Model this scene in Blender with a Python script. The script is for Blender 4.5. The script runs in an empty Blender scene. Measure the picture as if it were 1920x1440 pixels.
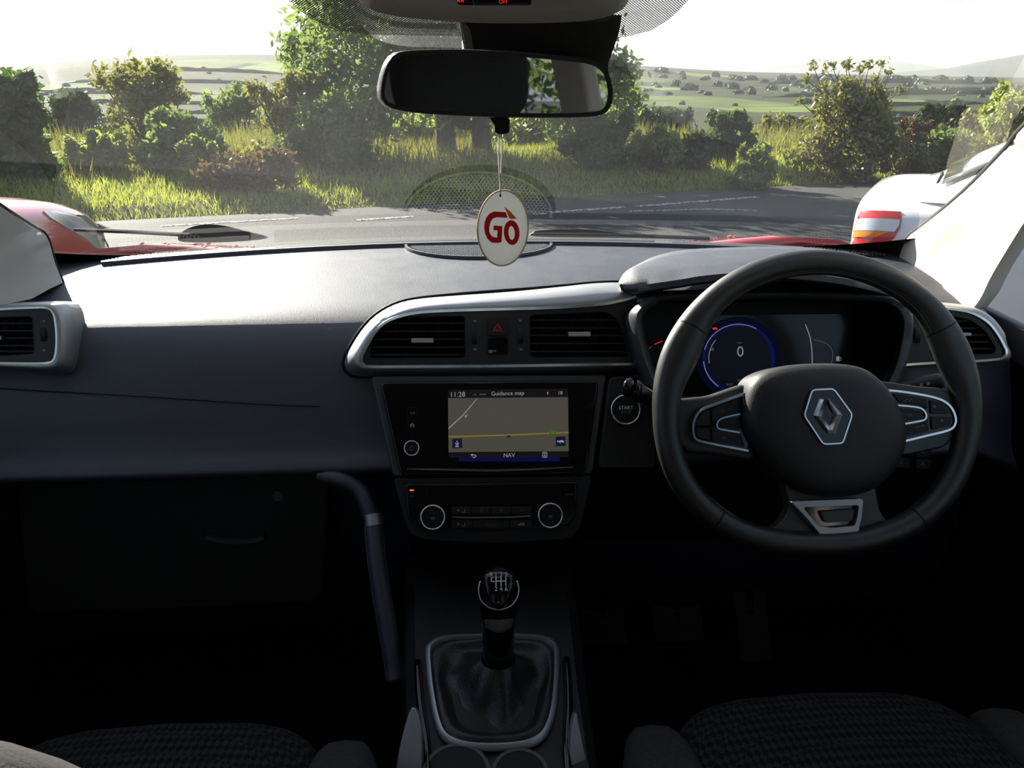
import bpy, bmesh, math, random
import numpy as np
from mathutils import Vector, Matrix, noise
from mathutils.geometry import tessellate_polygon
V = Vector
R = math.radians
random.seed(7)
scene = bpy.context.scene
COL = scene.collection

# ------------------------------------------------------------------ camera, world, sun, exposure
FPX = 1600.0
CAM = V((-0.04, 0.0, 1.5))
YAW, PITCH = R(3.9), math.atan(590 / 1600)
FW = V((math.sin(YAW) * math.cos(PITCH), math.cos(YAW) * math.cos(PITCH), -math.sin(PITCH)))
RT = V((math.cos(YAW), -math.sin(YAW), 0))
UP = RT.cross(FW)
cd = bpy.data.cameras.new('camera')
cd.sensor_width = 36.0
cd.lens = 36.0 * FPX / 1920.0
cd.clip_start, cd.clip_end = 0.02, 20000
cam = bpy.data.objects.new('camera', cd)
COL.objects.link(cam)
cam.matrix_world = Matrix.Translation(CAM) @ Matrix((RT, UP, -FW)).transposed().to_4x4()
scene.camera = cam

scene.view_settings.view_transform = 'Standard'
scene.view_settings.look = 'None'
scene.view_settings.exposure = 0.0
scene.view_settings.gamma = 1.0
scene.view_settings.use_curve_mapping = False
scene.cycles.max_bounces = 8
scene.cycles.transparent_max_bounces = 24
scene.cycles.sample_clamp_indirect = 4.0

SUN_AZ, SUN_EL = R(-31), R(26)
SUN_DIR = V((math.sin(SUN_AZ) * math.cos(SUN_EL), math.cos(SUN_AZ) * math.cos(SUN_EL), math.sin(SUN_EL)))
sd = bpy.data.lights.new('sun', 'SUN')
sd.energy = 20.0
sd.color = (1.0, 0.93, 0.82)
sd.angle = R(0.7)
sun = bpy.data.objects.new('sun', sd)
COL.objects.link(sun)
sun.rotation_euler = (-SUN_DIR).to_track_quat('-Z', 'Y').to_euler()

w = bpy.data.worlds.new('sky')
scene.world = w
w.use_nodes = True
nt = w.node_tree
nt.nodes.clear()
def N(nt, t, **k):
    n = nt.nodes.new(t)
    for a, b in k.items():
        setattr(n, a, b)
    return n
L = lambda nt, a, b: nt.links.new(a, b)
out = N(nt, 'ShaderNodeOutputWorld')
bg = N(nt, 'ShaderNodeBackground')
sky = N(nt, 'ShaderNodeTexSky', sky_type='NISHITA')
sky.sun_disc = False
sky.sun_elevation = SUN_EL
sky.sun_rotation = SUN_AZ
sky.altitude = 150
sky.dust_density = 0.6
tc = N(nt, 'ShaderNodeTexCoord')
mp = N(nt, 'ShaderNodeMapping')
mp.inputs['Scale'].default_value = (1.0, 1.0, 3.2)
mp.inputs['Location'].default_value = (0.35, 0.2, 0.1)
ns = N(nt, 'ShaderNodeTexNoise')
ns.inputs['Scale'].default_value = 2.6
ns.inputs['Detail'].default_value = 7
ns.inputs['Roughness'].default_value = 0.55
L(nt, tc.outputs['Generated'], mp.inputs['Vector'])
L(nt, mp.outputs['Vector'], ns.inputs['Vector'])
rmp = N(nt, 'ShaderNodeValToRGB')            # cloud cover
rmp.color_ramp.elements[0].position = 0.46
rmp.color_ramp.elements[0].color = (0.06, 0.06, 0.06, 1)
rmp.color_ramp.elements[1].position = 0.62
rmp.color_ramp.elements[1].color = (0.92, 0.92, 0.92, 1)
L(nt, ns.outputs['Fac'], rmp.inputs['Fac'])
rm2 = N(nt, 'ShaderNodeValToRGB')            # cloud brightness: thick cores greyer
rm2.color_ramp.elements[0].position = 0.40
rm2.color_ramp.elements[0].color = (5.0, 5.1, 5.3, 1)
rm2.color_ramp.elements[1].position = 0.72
rm2.color_ramp.elements[1].color = (3.3, 3.4, 3.6, 1)
L(nt, ns.outputs['Fac'], rm2.inputs['Fac'])
# forward scattering of the cloud sheet round the sun
dp = N(nt, 'ShaderNodeVectorMath', operation='DOT_PRODUCT')
nrm = N(nt, 'ShaderNodeVectorMath', operation='NORMALIZE')
L(nt, tc.outputs['Generated'], nrm.inputs[0])
L(nt, nrm.outputs['Vector'], dp.inputs[0])
dp.inputs[1].default_value = SUN_DIR
mx = N(nt, 'ShaderNodeMath', operation='MAXIMUM')
L(nt, dp.outputs['Value'], mx.inputs[0]); mx.inputs[1].default_value = 0.0
pw = N(nt, 'ShaderNodeMath', operation='POWER')
L(nt, mx.outputs[0], pw.inputs[0]); pw.inputs[1].default_value = 6.0
ma = N(nt, 'ShaderNodeMath', operation='MULTIPLY_ADD')
L(nt, pw.outputs[0], ma.inputs[0]); ma.inputs[1].default_value = 1.8; ma.inputs[2].default_value = 0.85
vm = N(nt, 'ShaderNodeVectorMath', operation='SCALE')
L(nt, rm2.outputs['Color'], vm.inputs[0]); L(nt, ma.outputs[0], vm.inputs['Scale'])
# haze whitens the sky all round the horizon
sz = N(nt, 'ShaderNodeSeparateXYZ'); L(nt, nrm.outputs['Vector'], sz.inputs[0])
hzn = N(nt, 'ShaderNodeMapRange', interpolation_type='SMOOTHSTEP'); hzn.inputs[1].default_value = 0.03; hzn.inputs[2].default_value = 0.14
hzn.inputs[3].default_value = 1.0; hzn.inputs[4].default_value = 0.0
L(nt, sz.outputs['Z'], hzn.inputs[0])
mxc = N(nt, 'ShaderNodeMath', operation='MAXIMUM'); L(nt, hzn.outputs[0], mxc.inputs[0]); L(nt, rmp.outputs['Color'], mxc.inputs[1])
mix = N(nt, 'ShaderNodeMix', data_type='RGBA')
L(nt, mxc.outputs[0], mix.inputs['Factor'])
L(nt, sky.outputs['Color'], mix.inputs[6])
L(nt, vm.outputs['Vector'], mix.inputs[7])
L(nt, mix.outputs[2], bg.inputs['Color'])
bg.inputs['Strength'].default_value = 0.20
L(nt, bg.outputs['Background'], out.inputs['Surface'])

# ------------------------------------------------------------------ photograph measurements -> places
def ray(px, py):
    return FW + RT * ((px - 960) / FPX) + UP * ((720 - py) / FPX)
def atY(px, py, Y):
    d = ray(px, py)
    return CAM + d * ((Y - CAM.y) / d.y)
def atX(px, py, X):
    d = ray(px, py)
    return CAM + d * ((X - CAM.x) / d.x)
GS = 0.025                                    # the car park falls gently away in front of the car
def gz(y):
    return -GS * max(0.0, y - 1.5)
def ground(px, py, h=0.0):
    d = ray(px, py)
    # CAM.z + t dz = h - GS*(t dy - 1.5)
    t = (h + GS * 1.5 - CAM.z) / (d.z + GS * d.y)
    return CAM + d * t
class PL:
    def __init__(s, o, n, up=V((0, 0, 1))):
        s.o, s.n = V(o), V(n).normalized()
        s.u = up.cross(s.n).normalized()
        s.v = s.n.cross(s.u)
    def pt(s, px, py, off=0.0):
        d = ray(px, py)
        o = s.o + s.n * off
        return CAM + d * ((o - CAM).dot(s.n) / d.dot(s.n))
    def pts(s, l, off=0.0):
        return [s.pt(a, b, off) for a, b in l]
    def mm(s, px, py):                        # metres per pixel there
        return (s.pt(px + 1, py) - s.pt(px, py)).length

# ------------------------------------------------------------------ mesh helpers
def sstep(a, b, x):
    t = min(1, max(0, (x - a) / (b - a))); return t * t * (3 - 2 * t)
WO = {}
def finish(name, me, mat, parent, origin):
    ob = bpy.data.objects.new(name, me)
    COL.objects.link(ob)
    if mat is not None and len(me.materials) == 0:
        me.materials.append(mat)
    po = WO[parent.name] if parent else V((0, 0, 0))
    ob.parent = parent
    ob.location = origin - po
    WO[ob.name] = origin
    return ob
def O(name, verts, faces, mat, parent=None, smooth=40, bevel=0.0, seg=2, subd=0, sol=0.0):
    vs = [V(v) for v in verts]
    lo = V((min(v.x for v in vs), min(v.y for v in vs), min(v.z for v in vs)))
    hi = V((max(v.x for v in vs), max(v.y for v in vs), max(v.z for v in vs)))
    c = V(((lo.x + hi.x) / 2, (lo.y + hi.y) / 2, lo.z))
    me = bpy.data.meshes.new(name)
    me.from_pydata([v - c for v in vs], [], faces)
    bm = bmesh.new(); bm.from_mesh(me)
    bmesh.ops.recalc_face_normals(bm, faces=bm.faces)
    bm.to_mesh(me); bm.free()
    if smooth:
        for p in me.polygons: p.use_smooth = True
        if smooth < 180:
            me.set_sharp_from_angle(angle=R(smooth))
    ob = finish(name, me, mat, parent, c)
    if sol:
        m = ob.modifiers.new('thickness', 'SOLIDIFY'); m.thickness = sol; m.offset = 0
    if bevel:
        m = ob.modifiers.new('bevel', 'BEVEL'); m.width = bevel; m.segments = seg
        m.limit_method = 'ANGLE'; m.angle_limit = R(35); m.harden_normals = bool(smooth)
    if subd:
        m = ob.modifiers.new('subdivision', 'SUBSURF'); m.levels = subd; m.render_levels = subd
    return ob
def E(name, loc, label, cat, group=None):
    e = bpy.data.objects.new(name, None)
    e.empty_display_size = 0.05
    COL.objects.link(e)
    e.location = loc
    WO[e.name] = V(loc)
    e['label'] = label; e['category'] = cat
    if group: e['group'] = group
    return e
def tag(o, label=None, cat=None, group=None, kind=None):
    if label: o['label'] = label
    if cat: o['category'] = cat
    if group: o['group'] = group
    if kind: o['kind'] = kind
    return o
def join(*parts):
    vs, fs = [], []
    for v, f in parts:
        b = len(vs); vs += list(v); fs += [tuple(i + b for i in g) for g in f]
    return vs, fs
def prism(front, d):
    n = len(front)
    vs = [V(p) for p in front] + [V(p) + d for p in front]
    fs = [tuple(range(n)), tuple(range(2 * n - 1, n - 1, -1))]
    fs += [(i, (i + 1) % n, n + (i + 1) % n, n + i) for i in range(n)]
    return vs, fs
def plate(outer, holes, d):
    loops = [outer] + holes
    flat = [V(p) for l in loops for p in l]
    tris = tessellate_polygon([[V(p) for p in l] for l in loops])
    n = len(flat)
    vs = flat + [p + d for p in flat]
    fs = [tuple(t) for t in tris] + [tuple(i + n for i in reversed(t)) for t in tris]
    b = 0
    for l in loops:
        k = len(l)
        fs += [(b + i, b + (i + 1) % k, n + b + (i + 1) % k, n + b + i) for i in range(k)]
        b += k
    return vs, fs
def loft(rings, closed=True, cap=True, loop=False):
    k = len(rings[0]); vs = [V(p) for r in rings for p in r]; fs = []
    m = len(rings)
    for i in range(m if loop else m - 1):
        a, b = i * k, ((i + 1) % m) * k
        for j in range(k if closed else k - 1):
            fs.append((a + j, a + (j + 1) % k, b + (j + 1) % k, b + j))
    if cap and not loop and closed:
        fs.append(tuple(range(k - 1, -1, -1))); fs.append(tuple(range((m - 1) * k, m * k)))
    return vs, fs
def box(c, s, rot=None):
    c = V(c); h = V(s) / 2
    vs = [V((x * h.x, y * h.y, z * h.z)) for x in (-1, 1) for y in (-1, 1) for z in (-1, 1)]
    if rot is not None: vs = [rot @ v for v in vs]
    return [c + v for v in vs], [(0, 1, 3, 2), (4, 6, 7, 5), (0, 4, 5, 1), (2, 3, 7, 6), (0, 2, 6, 4), (1, 5, 7, 3)]
def cr(pts, n=6, closed=False):
    pts = [V(p) for p in pts]; m = len(pts); o = []
    for i in range(m if closed else m - 1):
        p0 = pts[(i - 1) % m] if closed or i > 0 else pts[0] * 2 - pts[1]
        p1, p2 = pts[i], pts[(i + 1) % m]
        p3 = pts[(i + 2) % m] if closed or i + 2 < m else p2 * 2 - p1
        for k in range(n):
            t = k / n
            o.append(0.5 * ((2 * p1) + (p2 - p0) * t + (2 * p0 - 5 * p1 + 4 * p2 - p3) * t * t + (3 * p1 - p0 - 3 * p2 + p3) * t ** 3))
    if not closed: o.append(pts[-1])
    return o
def crp(l, n=6, closed=False):
    return [(p.x, p.y) for p in cr([V((a, b, 0)) for a, b in l], n, closed)]
def rounded(l, r, n=4):
    o = []; m = len(l)
    for i in range(m):
        p0, p1, p2 = V((*l[i - 1], 0)), V((*l[i], 0)), V((*l[(i + 1) % m], 0))
        a = p1 + (p0 - p1).normalized() * min(r, (p0 - p1).length * .45)
        b = p1 + (p2 - p1).normalized() * min(r, (p2 - p1).length * .45)
        for k in range(n + 1):
            t = k / n
            q = a * (1 - t) ** 2 + p1 * 2 * t * (1 - t) + b * t * t
            o.append((q.x, q.y))
    return o
def rrect(x0, y0, x1, y1, r, n=4):
    return rounded([(x0, y0), (x1, y0), (x1, y1), (x0, y1)], r, n)
def resample(pts, n, closed=False):
    pts = [V(p) for p in pts]
    if closed: pts = pts + [pts[0]]
    d = [0]
    for a, b in zip(pts, pts[1:]): d.append(d[-1] + (b - a).length)
    o = []; j = 0
    for k in range(n):
        s = d[-1] * k / (n if closed else n - 1)
        while j < len(d) - 2 and d[j + 1] < s: j += 1
        t = (s - d[j]) / max(1e-9, d[j + 1] - d[j])
        o.append(pts[j].lerp(pts[j + 1], min(1, t)))
    return o
def band(path, nrm, wdt, hgt, closed=False, cap=True):
    """flat strip of section wdt x hgt following a path whose face normal is nrm"""
    m = len(path); rings = []
    for i, p in enumerate(path):
        a = path[(i - 1) % m] if closed or i else path[0]
        b = path[(i + 1) % m] if closed or i < m - 1 else path[-1]
        t = (V(b) - V(a)).normalized(); s = nrm.cross(t).normalized()
        ww = wdt[i] if isinstance(wdt, (list, tuple)) else wdt
        rings.append([p + s * ww / 2, p + s * ww * .36 + nrm * hgt, p - s * ww * .36 + nrm * hgt, p - s * ww / 2])
    return loft(rings, True, cap, closed)
def tube(path, r, n=8, closed=False):
    m = len(path); rings = []; side = None
    for i, p in enumerate(path):
        a = path[(i - 1) % m] if closed or i else path[0]
        b = path[(i + 1) % m] if closed or i < m - 1 else path[-1]
        t = (V(b) - V(a)).normalized()
        if side is None: side = t.orthogonal().normalized()
        side = (side - t * side.dot(t)).normalized(); up = t.cross(side)
        rr = r[i] if isinstance(r, (list, tuple)) else r
        rings.append([p + side * rr * math.cos(2 * math.pi * k / n) + up * rr * math.sin(2 * math.pi * k / n) for k in range(n)])
    return loft(rings, True, True, closed)
def disc(c, u, v, r, n=32, ry=None):
    ry = r if ry is None else ry
    return [c + u * r * math.cos(2 * math.pi * k / n) + v * ry * math.sin(2 * math.pi * k / n) for k in range(n)]
def dome(outline, c, nrm, hs):
    """rings of an outline shrunk to its centre; hs = [(scale, height)...], closed by a cap"""
    rings = [[c + (p - c) * s + nrm * h for p in outline] for s, h in hs]
    vs, fs = loft(rings, True, False)
    k = len(outline); b = len(vs) - k
    vs.append(c + nrm * hs[-1][1]); q = len(vs) - 1
    fs += [(b + i, b + (i + 1) % k, q) for i in range(k)]
    fs.append(tuple(range(k - 1, -1, -1)))
    return vs, fs
def text(name, s, c, u, v, h, mat, parent, ext=0.0002):
    cu = bpy.data.curves.new(name, 'FONT')
    cu.body = s; cu.size = 1.0; cu.align_x = 'CENTER'; cu.align_y = 'CENTER'; cu.extrude = 0.0; cu.resolution_u = 3
    ob = bpy.data.objects.new(name, cu); COL.objects.link(ob)
    dg = bpy.context.evaluated_depsgraph_get()
    me = bpy.data.meshes.new_from_object(ob.evaluated_get(dg))
    vs = [p.co.copy() for p in me.vertices]; fs = [tuple(p.vertices) for p in me.polygons]
    bpy.data.objects.remove(ob); bpy.data.curves.remove(cu); bpy.data.meshes.remove(me)
    k = h / 0.70
    n = u.cross(v)
    ox = (max(p.x for p in vs) + min(p.x for p in vs)) / 2; oy = (max(p.y for p in vs) + min(p.y for p in vs)) / 2
    vs = [c + u * (p.x - ox) * k + v * (p.y - oy) * k + n * ext for p in vs]
    return O(name, vs, fs, mat, parent, smooth=0)

# ------------------------------------------------------------------ materials
def mat(name, col, rough=0.5, metal=0.0, spec=0.5, bump=None, var=0.0, vscale=8.0, emit=None, coat=0.0, rvar=0.0, sheen=0.0):
    m = bpy.data.materials.new(name); m.use_nodes = True
    t = m.node_tree; b = t.nodes['Principled BSDF']
    b.inputs['Base Color'].default_value = (*col, 1)
    b.inputs['Roughness'].default_value = rough
    b.inputs['Metallic'].default_value = metal
    b.inputs['Specular IOR Level'].default_value = spec
    b.inputs['Coat Weight'].default_value = coat
    b.inputs['Coat Roughness'].default_value = 0.05
    if sheen: b.inputs['Sheen Weight'].default_value = sheen
    tcn = N(t, 'ShaderNodeTexCoord')
    if var or rvar:
        n = N(t, 'ShaderNodeTexNoise'); n.inputs['Scale'].default_value = vscale; n.inputs['Detail'].default_value = 4
        L(t, tcn.outputs['Object'], n.inputs['Vector'])
        if var:
            mr = N(t, 'ShaderNodeMapRange'); mr.inputs[1].default_value = .3; mr.inputs[2].default_value = .7
            mr.inputs[3].default_value = 1 - var; mr.inputs[4].default_value = 1 + var
            L(t, n.outputs['Fac'], mr.inputs[0])
            sc = N(t, 'ShaderNodeVectorMath', operation='SCALE'); sc.inputs[0].default_value = col
            L(t, mr.outputs[0], sc.inputs['Scale']); L(t, sc.outputs['Vector'], b.inputs['Base Color'])
        if rvar:
            mr = N(t, 'ShaderNodeMapRange'); mr.inputs[1].default_value = .3; mr.inputs[2].default_value = .7
            mr.inputs[3].default_value = max(0.02, rough - rvar); mr.inputs[4].default_value = rough + rvar
            L(t, n.outputs['Fac'], mr.inputs[0]); L(t, mr.outputs[0], b.inputs['Roughness'])
    if bump:
        kind, s, st = bump
        if kind == 'grain':
            n2 = N(t, 'ShaderNodeTexVoronoi'); n2.inputs['Scale'].default_value = s; o2 = n2.outputs['Distance']
        else:
            n2 = N(t, 'ShaderNodeTexNoise'); n2.inputs['Scale'].default_value = s; n2.inputs['Detail'].default_value = 5; o2 = n2.outputs['Fac']
        L(t, tcn.outputs['Object'], n2.inputs['Vector'])
        bp = N(t, 'ShaderNodeBump'); bp.inputs['Strength'].default_value = st; bp.inputs['Distance'].default_value = 0.001
        L(t, o2, bp.inputs['Height']); L(t, bp.outputs['Normal'], b.inputs['Normal'])
    if emit:
        b.inputs['Emission Color'].default_value = (*emit[0], 1); b.inputs['Emission Strength'].default_value = emit[1]
    return m
M = {}
M['dash'] = mat('soft_dash_plastic', (0.021, 0.023, 0.039), 0.52, 0, 0.9, ('grain', 900, 0.25), 0.10, 30, rvar=0.04)
M['airbag'] = mat('airbag_skin', (0.016, 0.016, 0.0175), 0.5, 0, 0.5, ('grain', 900, 0.2), 0.08, 30)
M['dark'] = mat('hard_dark_plastic', (0.0065, 0.0065, 0.0075), 0.5, 0, 0.4, ('grain', 700, 0.2))
M['black'] = mat('black_plastic', (0.003, 0.003, 0.0035), 0.55, 0, 0.3, ('noise', 400, 0.1))
M['piano'] = mat('gloss_black', (0.004, 0.004, 0.005), 0.08, 0, 0.5, rvar=0.02, vscale=20)
M['screenglass'] = mat('screen_glass', (0.004, 0.004, 0.005), 0.15, 0, 0.4, rvar=0.03, vscale=10)
M['silver'] = mat('satin_silver', (0.45, 0.45, 0.46), 0.52, 1.0, 0.5, ('noise', 300, 0.05), 0.05, 12)
M['chrome'] = mat('chrome', (0.75, 0.77, 0.80), 0.2, 1.0, 0.5, rvar=0.04, vscale=30)
M['emblem'] = mat('emblem_silver', (0.86, 0.88, 0.92), 0.32, 1.0, 0.5, rvar=0.03, vscale=40)
M['meshgrey'] = mat('speaker_mesh_grey', (0.16, 0.16, 0.17), 0.4, 0, 0.6, None, 0.05, 20)
M['faceplate'] = mat('vent_face_plastic', (0.013, 0.014, 0.019), 0.36, 0, 0.5, ('grain', 700, 0.1))
M['greytrim'] = mat('grey_trim', (0.045, 0.045, 0.05), 0.45, 0, 0.5, ('grain', 600, 0.1))
M['leather'] = mat('black_leather', (0.009, 0.0085, 0.0085), 0.45, 0, 0.8, ('grain', 1100, 0.12), 0.12, 25, rvar=0.05)
M['gaiter'] = mat('gaiter_leather', (0.013, 0.0125, 0.014), 0.42, 0, 0.5, ('grain', 380, 0.3), 0.1, 20)
M['stitch'] = mat('stitch_thread', (0.10, 0.10, 0.105), 0.8)
M['beige'] = mat('beige_trim', (0.54, 0.51, 0.46), 0.75, 0, 0.3, ('noise', 600, 0.15), 0.04, 15)
M['headliner'] = mat('headliner_cloth', (0.48, 0.45, 0.41), 0.95, 0, 0.2, ('noise', 900, 0.3), 0.05, 20)
M['carpet'] = mat('black_carpet', (0.005, 0.005, 0.0055), 0.98, 0, 0.1, ('noise', 700, 0.6), 0.3, 200)
M['rubber'] = mat('black_rubber', (0.007, 0.007, 0.008), 0.7, 0, 0.3, ('noise', 300, 0.2))
M['metal'] = mat('pedal_metal', (0.3, 0.3, 0.32), 0.4, 1.0)
M['redpaint'] = mat('red_paint', (0.46, 0.012, 0.016), 0.3, 0.1, 0.5, None, 0.05, 4, coat=1.0)
M['whitepaint'] = mat('white_paint', (0.82, 0.82, 0.81), 0.3, 0, 0.5, None, 0.02, 3, coat=1.0)
M['tyre'] = mat('tyre_rubber', (0.02, 0.02, 0.021), 0.8, 0, 0.3, ('noise', 60, 0.3))
M['alloy'] = mat('alloy_wheel', (0.5, 0.5, 0.52), 0.35, 0.9, 0.5, None, 0.05, 8)
M['tagwhite'] = mat('card_white', (0.62, 0.60, 0.58), 0.7, 0, 0.3, ('noise', 200, 0.1), 0.04, 40)
def card():
    m = M['tagwhite']; t = m.node_tree; b = t.nodes['Principled BSDF']; o_ = t.nodes['Material Output']
    b.inputs['Base Color'].default_value = (.80, .78, .75, 1)
    tl = N(t, 'ShaderNodeBsdfTranslucent'); tl.inputs['Color'].default_value = (.66, .68, .70, 1)
    sh = N(t, 'ShaderNodeMixShader'); sh.inputs[0].default_value = .27
    L(t, b.outputs[0], sh.inputs[1]); L(t, tl.outputs[0], sh.inputs[2]); L(t, sh.outputs[0], o_.inputs['Surface'])
card()
def sheer(m, col, f):
    t = m.node_tree; b = t.nodes['Principled BSDF']; o_ = t.nodes['Material Output']
    tl = N(t, 'ShaderNodeBsdfTranslucent'); tl.inputs['Color'].default_value = (*col, 1)
    sh = N(t, 'ShaderNodeMixShader'); sh.inputs[0].default_value = f
    L(t, b.outputs[0], sh.inputs[1]); L(t, tl.outputs[0], sh.inputs[2]); L(t, sh.outputs[0], o_.inputs['Surface'])
M['tagedge'] = mat('card_edge', (0.70, 0.58, 0.42), 0.7, 0, 0.3, None, 0.1, 60)
M['tagred'] = mat('print_red', (0.62, 0.035, 0.035), 0.6, 0, 0.3, None, 0.04, 60)
M['tagorange'] = mat('print_orange', (0.80, 0.28, 0.03), 0.6, 0, 0.3, None, 0.04, 60)
sheer(M['tagred'], (.80, .05, .05), .5); sheer(M['tagorange'], (.9, .40, .05), .5)
M['string'] = mat('white_string', (0.7, 0.68, 0.64), 0.8, 0, 0.3, ('noise', 900, 0.3))
M['lampred'] = mat('lamp_red', (0.55, 0.015, 0.02), 0.15, 0, 0.5, ('grain', 60, 0.2), coat=1.0)
M['lamporange'] = mat('lamp_orange', (0.85, 0.30, 0.05), 0.15, 0, 0.5, ('grain', 60, 0.2), coat=1.0)
M['lampclear'] = mat('lamp_clear', (0.62, 0.64, 0.68), 0.12, 0.3, 0.5, ('grain', 60, 0.2), coat=1.0)
M['mirror'] = mat('mirror_glass', (0.62, 0.64, 0.66), 0.012, 1.0, 0.5, rvar=0.004, vscale=20)
M['carglass'] = mat('car_window_glass', (0.05, 0.06, 0.065), 0.06, 0, 0.6, None, 0.1, 2, coat=1.0)
M['cargrey'] = mat('window_seal_grey', (0.25, 0.25, 0.25), 0.5, 0, 0.4, None, 0.05, 10)
M['white'] = mat('print_white', (0.92, 0.92, 0.92), 0.5, 0, 0.3, None, 0.02, 80)
M['printgrey'] = mat('print_grey', (0.20, 0.20, 0.21), 0.5, 0, 0.3, None, 0.03, 80)
M['printdim'] = mat('print_dim_grey', (0.09, 0.09, 0.10), 0.5, 0, 0.3, None, 0.03, 80)
M['hazard'] = mat('print_hazard_red', (0.35, 0.02, 0.02), 0.4, 0, 0.4, None, 0.03, 80)
def emis(name, col, st): return mat(name, (0.004, 0.004, 0.004), 0.3, spec=0.08, emit=(col, st), var=0.02, vscale=50)
M['map'] = emis('display_map', (0.52, 0.50, 0.40), 0.115)
M['mapline'] = emis('display_map_track', (0.62, 0.62, 0.58), 0.33)
M['maproad'] = emis('display_road_yellow', (0.62, 0.46, 0.08), 0.30)
M['mapgreen'] = emis('display_green', (0.10, 0.30, 0.02), 0.35)
M['mapnavy'] = emis('display_navy', (0.012, 0.014, 0.06), 0.5)
M['bar'] = emis('display_bar', (0.012, 0.012, 0.014), 0.5)
M['barblue'] = emis('display_bar_blue', (0.012, 0.012, 0.20), 0.25)
M['disptext'] = emis('display_text', (0.55, 0.55, 0.58), 0.45)
M['disptextdim'] = emis('display_text_dim', (0.4, 0.4, 0.42), 0.2)
M['disporange'] = emis('display_orange', (1.0, 0.22, 0.02), 1.1)
M['dispred'] = emis('display_red', (1.0, 0.03, 0.02), 0.7)
M['dispblue'] = emis('display_blue', (0.02, 0.04, 0.60), 0.11)
M['dispbluedeep'] = emis('display_blue_deep', (0.010, 0.014, 0.10), 0.10)
M['dispdark'] = emis('display_dark', (0.012, 0.016, 0.03), 0.25)
M['gauge'] = emis('display_gauge_white', (0.6, 0.65, 0.7), 0.30)

def fabric():
    m = mat('seat_fabric', (0.030, 0.029, 0.032), 0.95, 0, 0.15, None)
    t = m.node_tree; b = t.nodes['Principled BSDF']
    tcn = N(t, 'ShaderNodeTexCoord')
    mpn = N(t, 'ShaderNodeMapping'); mpn.inputs['Rotation'].default_value = (0, 0, R(45)); mpn.inputs['Scale'].default_value = (170, 90, 120)
    L(t, tcn.outputs['Object'], mpn.inputs['Vector'])
    ck = N(t, 'ShaderNodeTexChecker'); ck.inputs['Scale'].default_value = 1.0
    ck.inputs['Color1'].default_value = (0.036, 0.034, 0.038, 1); ck.inputs['Color2'].default_value = (0.011, 0.011, 0.013, 1)
    L(t, mpn.outputs['Vector'], ck.inputs['Vector'])
    n2 = N(t, 'ShaderNodeTexNoise'); n2.inputs['Scale'].default_value = 300
    L(t, tcn.outputs['Object'], n2.inputs['Vector'])
    mm = N(t, 'ShaderNodeMix', data_type='RGBA', blend_type='MULTIPLY'); mm.inputs[0].default_value = 0.7
    L(t, ck.outputs['Color'], mm.inputs[6]); L(t, n2.outputs['Color'], mm.inputs[7]); L(t, mm.outputs[2], b.inputs['Base Color'])
    bp = N(t, 'ShaderNodeBump'); bp.inputs['Strength'].default_value = 0.4; bp.inputs['Distance'].default_value = 0.002
    L(t, ck.outputs['Fac'], bp.inputs['Height']); L(t, bp.outputs['Normal'], b.inputs['Normal'])
    return m
M['fabric'] = fabric()
M['bolster'] = mat('seat_bolster_cloth', (0.032, 0.031, 0.031), 0.9, 0, 0.2, ('noise', 700, 0.5), 0.25, 250)

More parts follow.
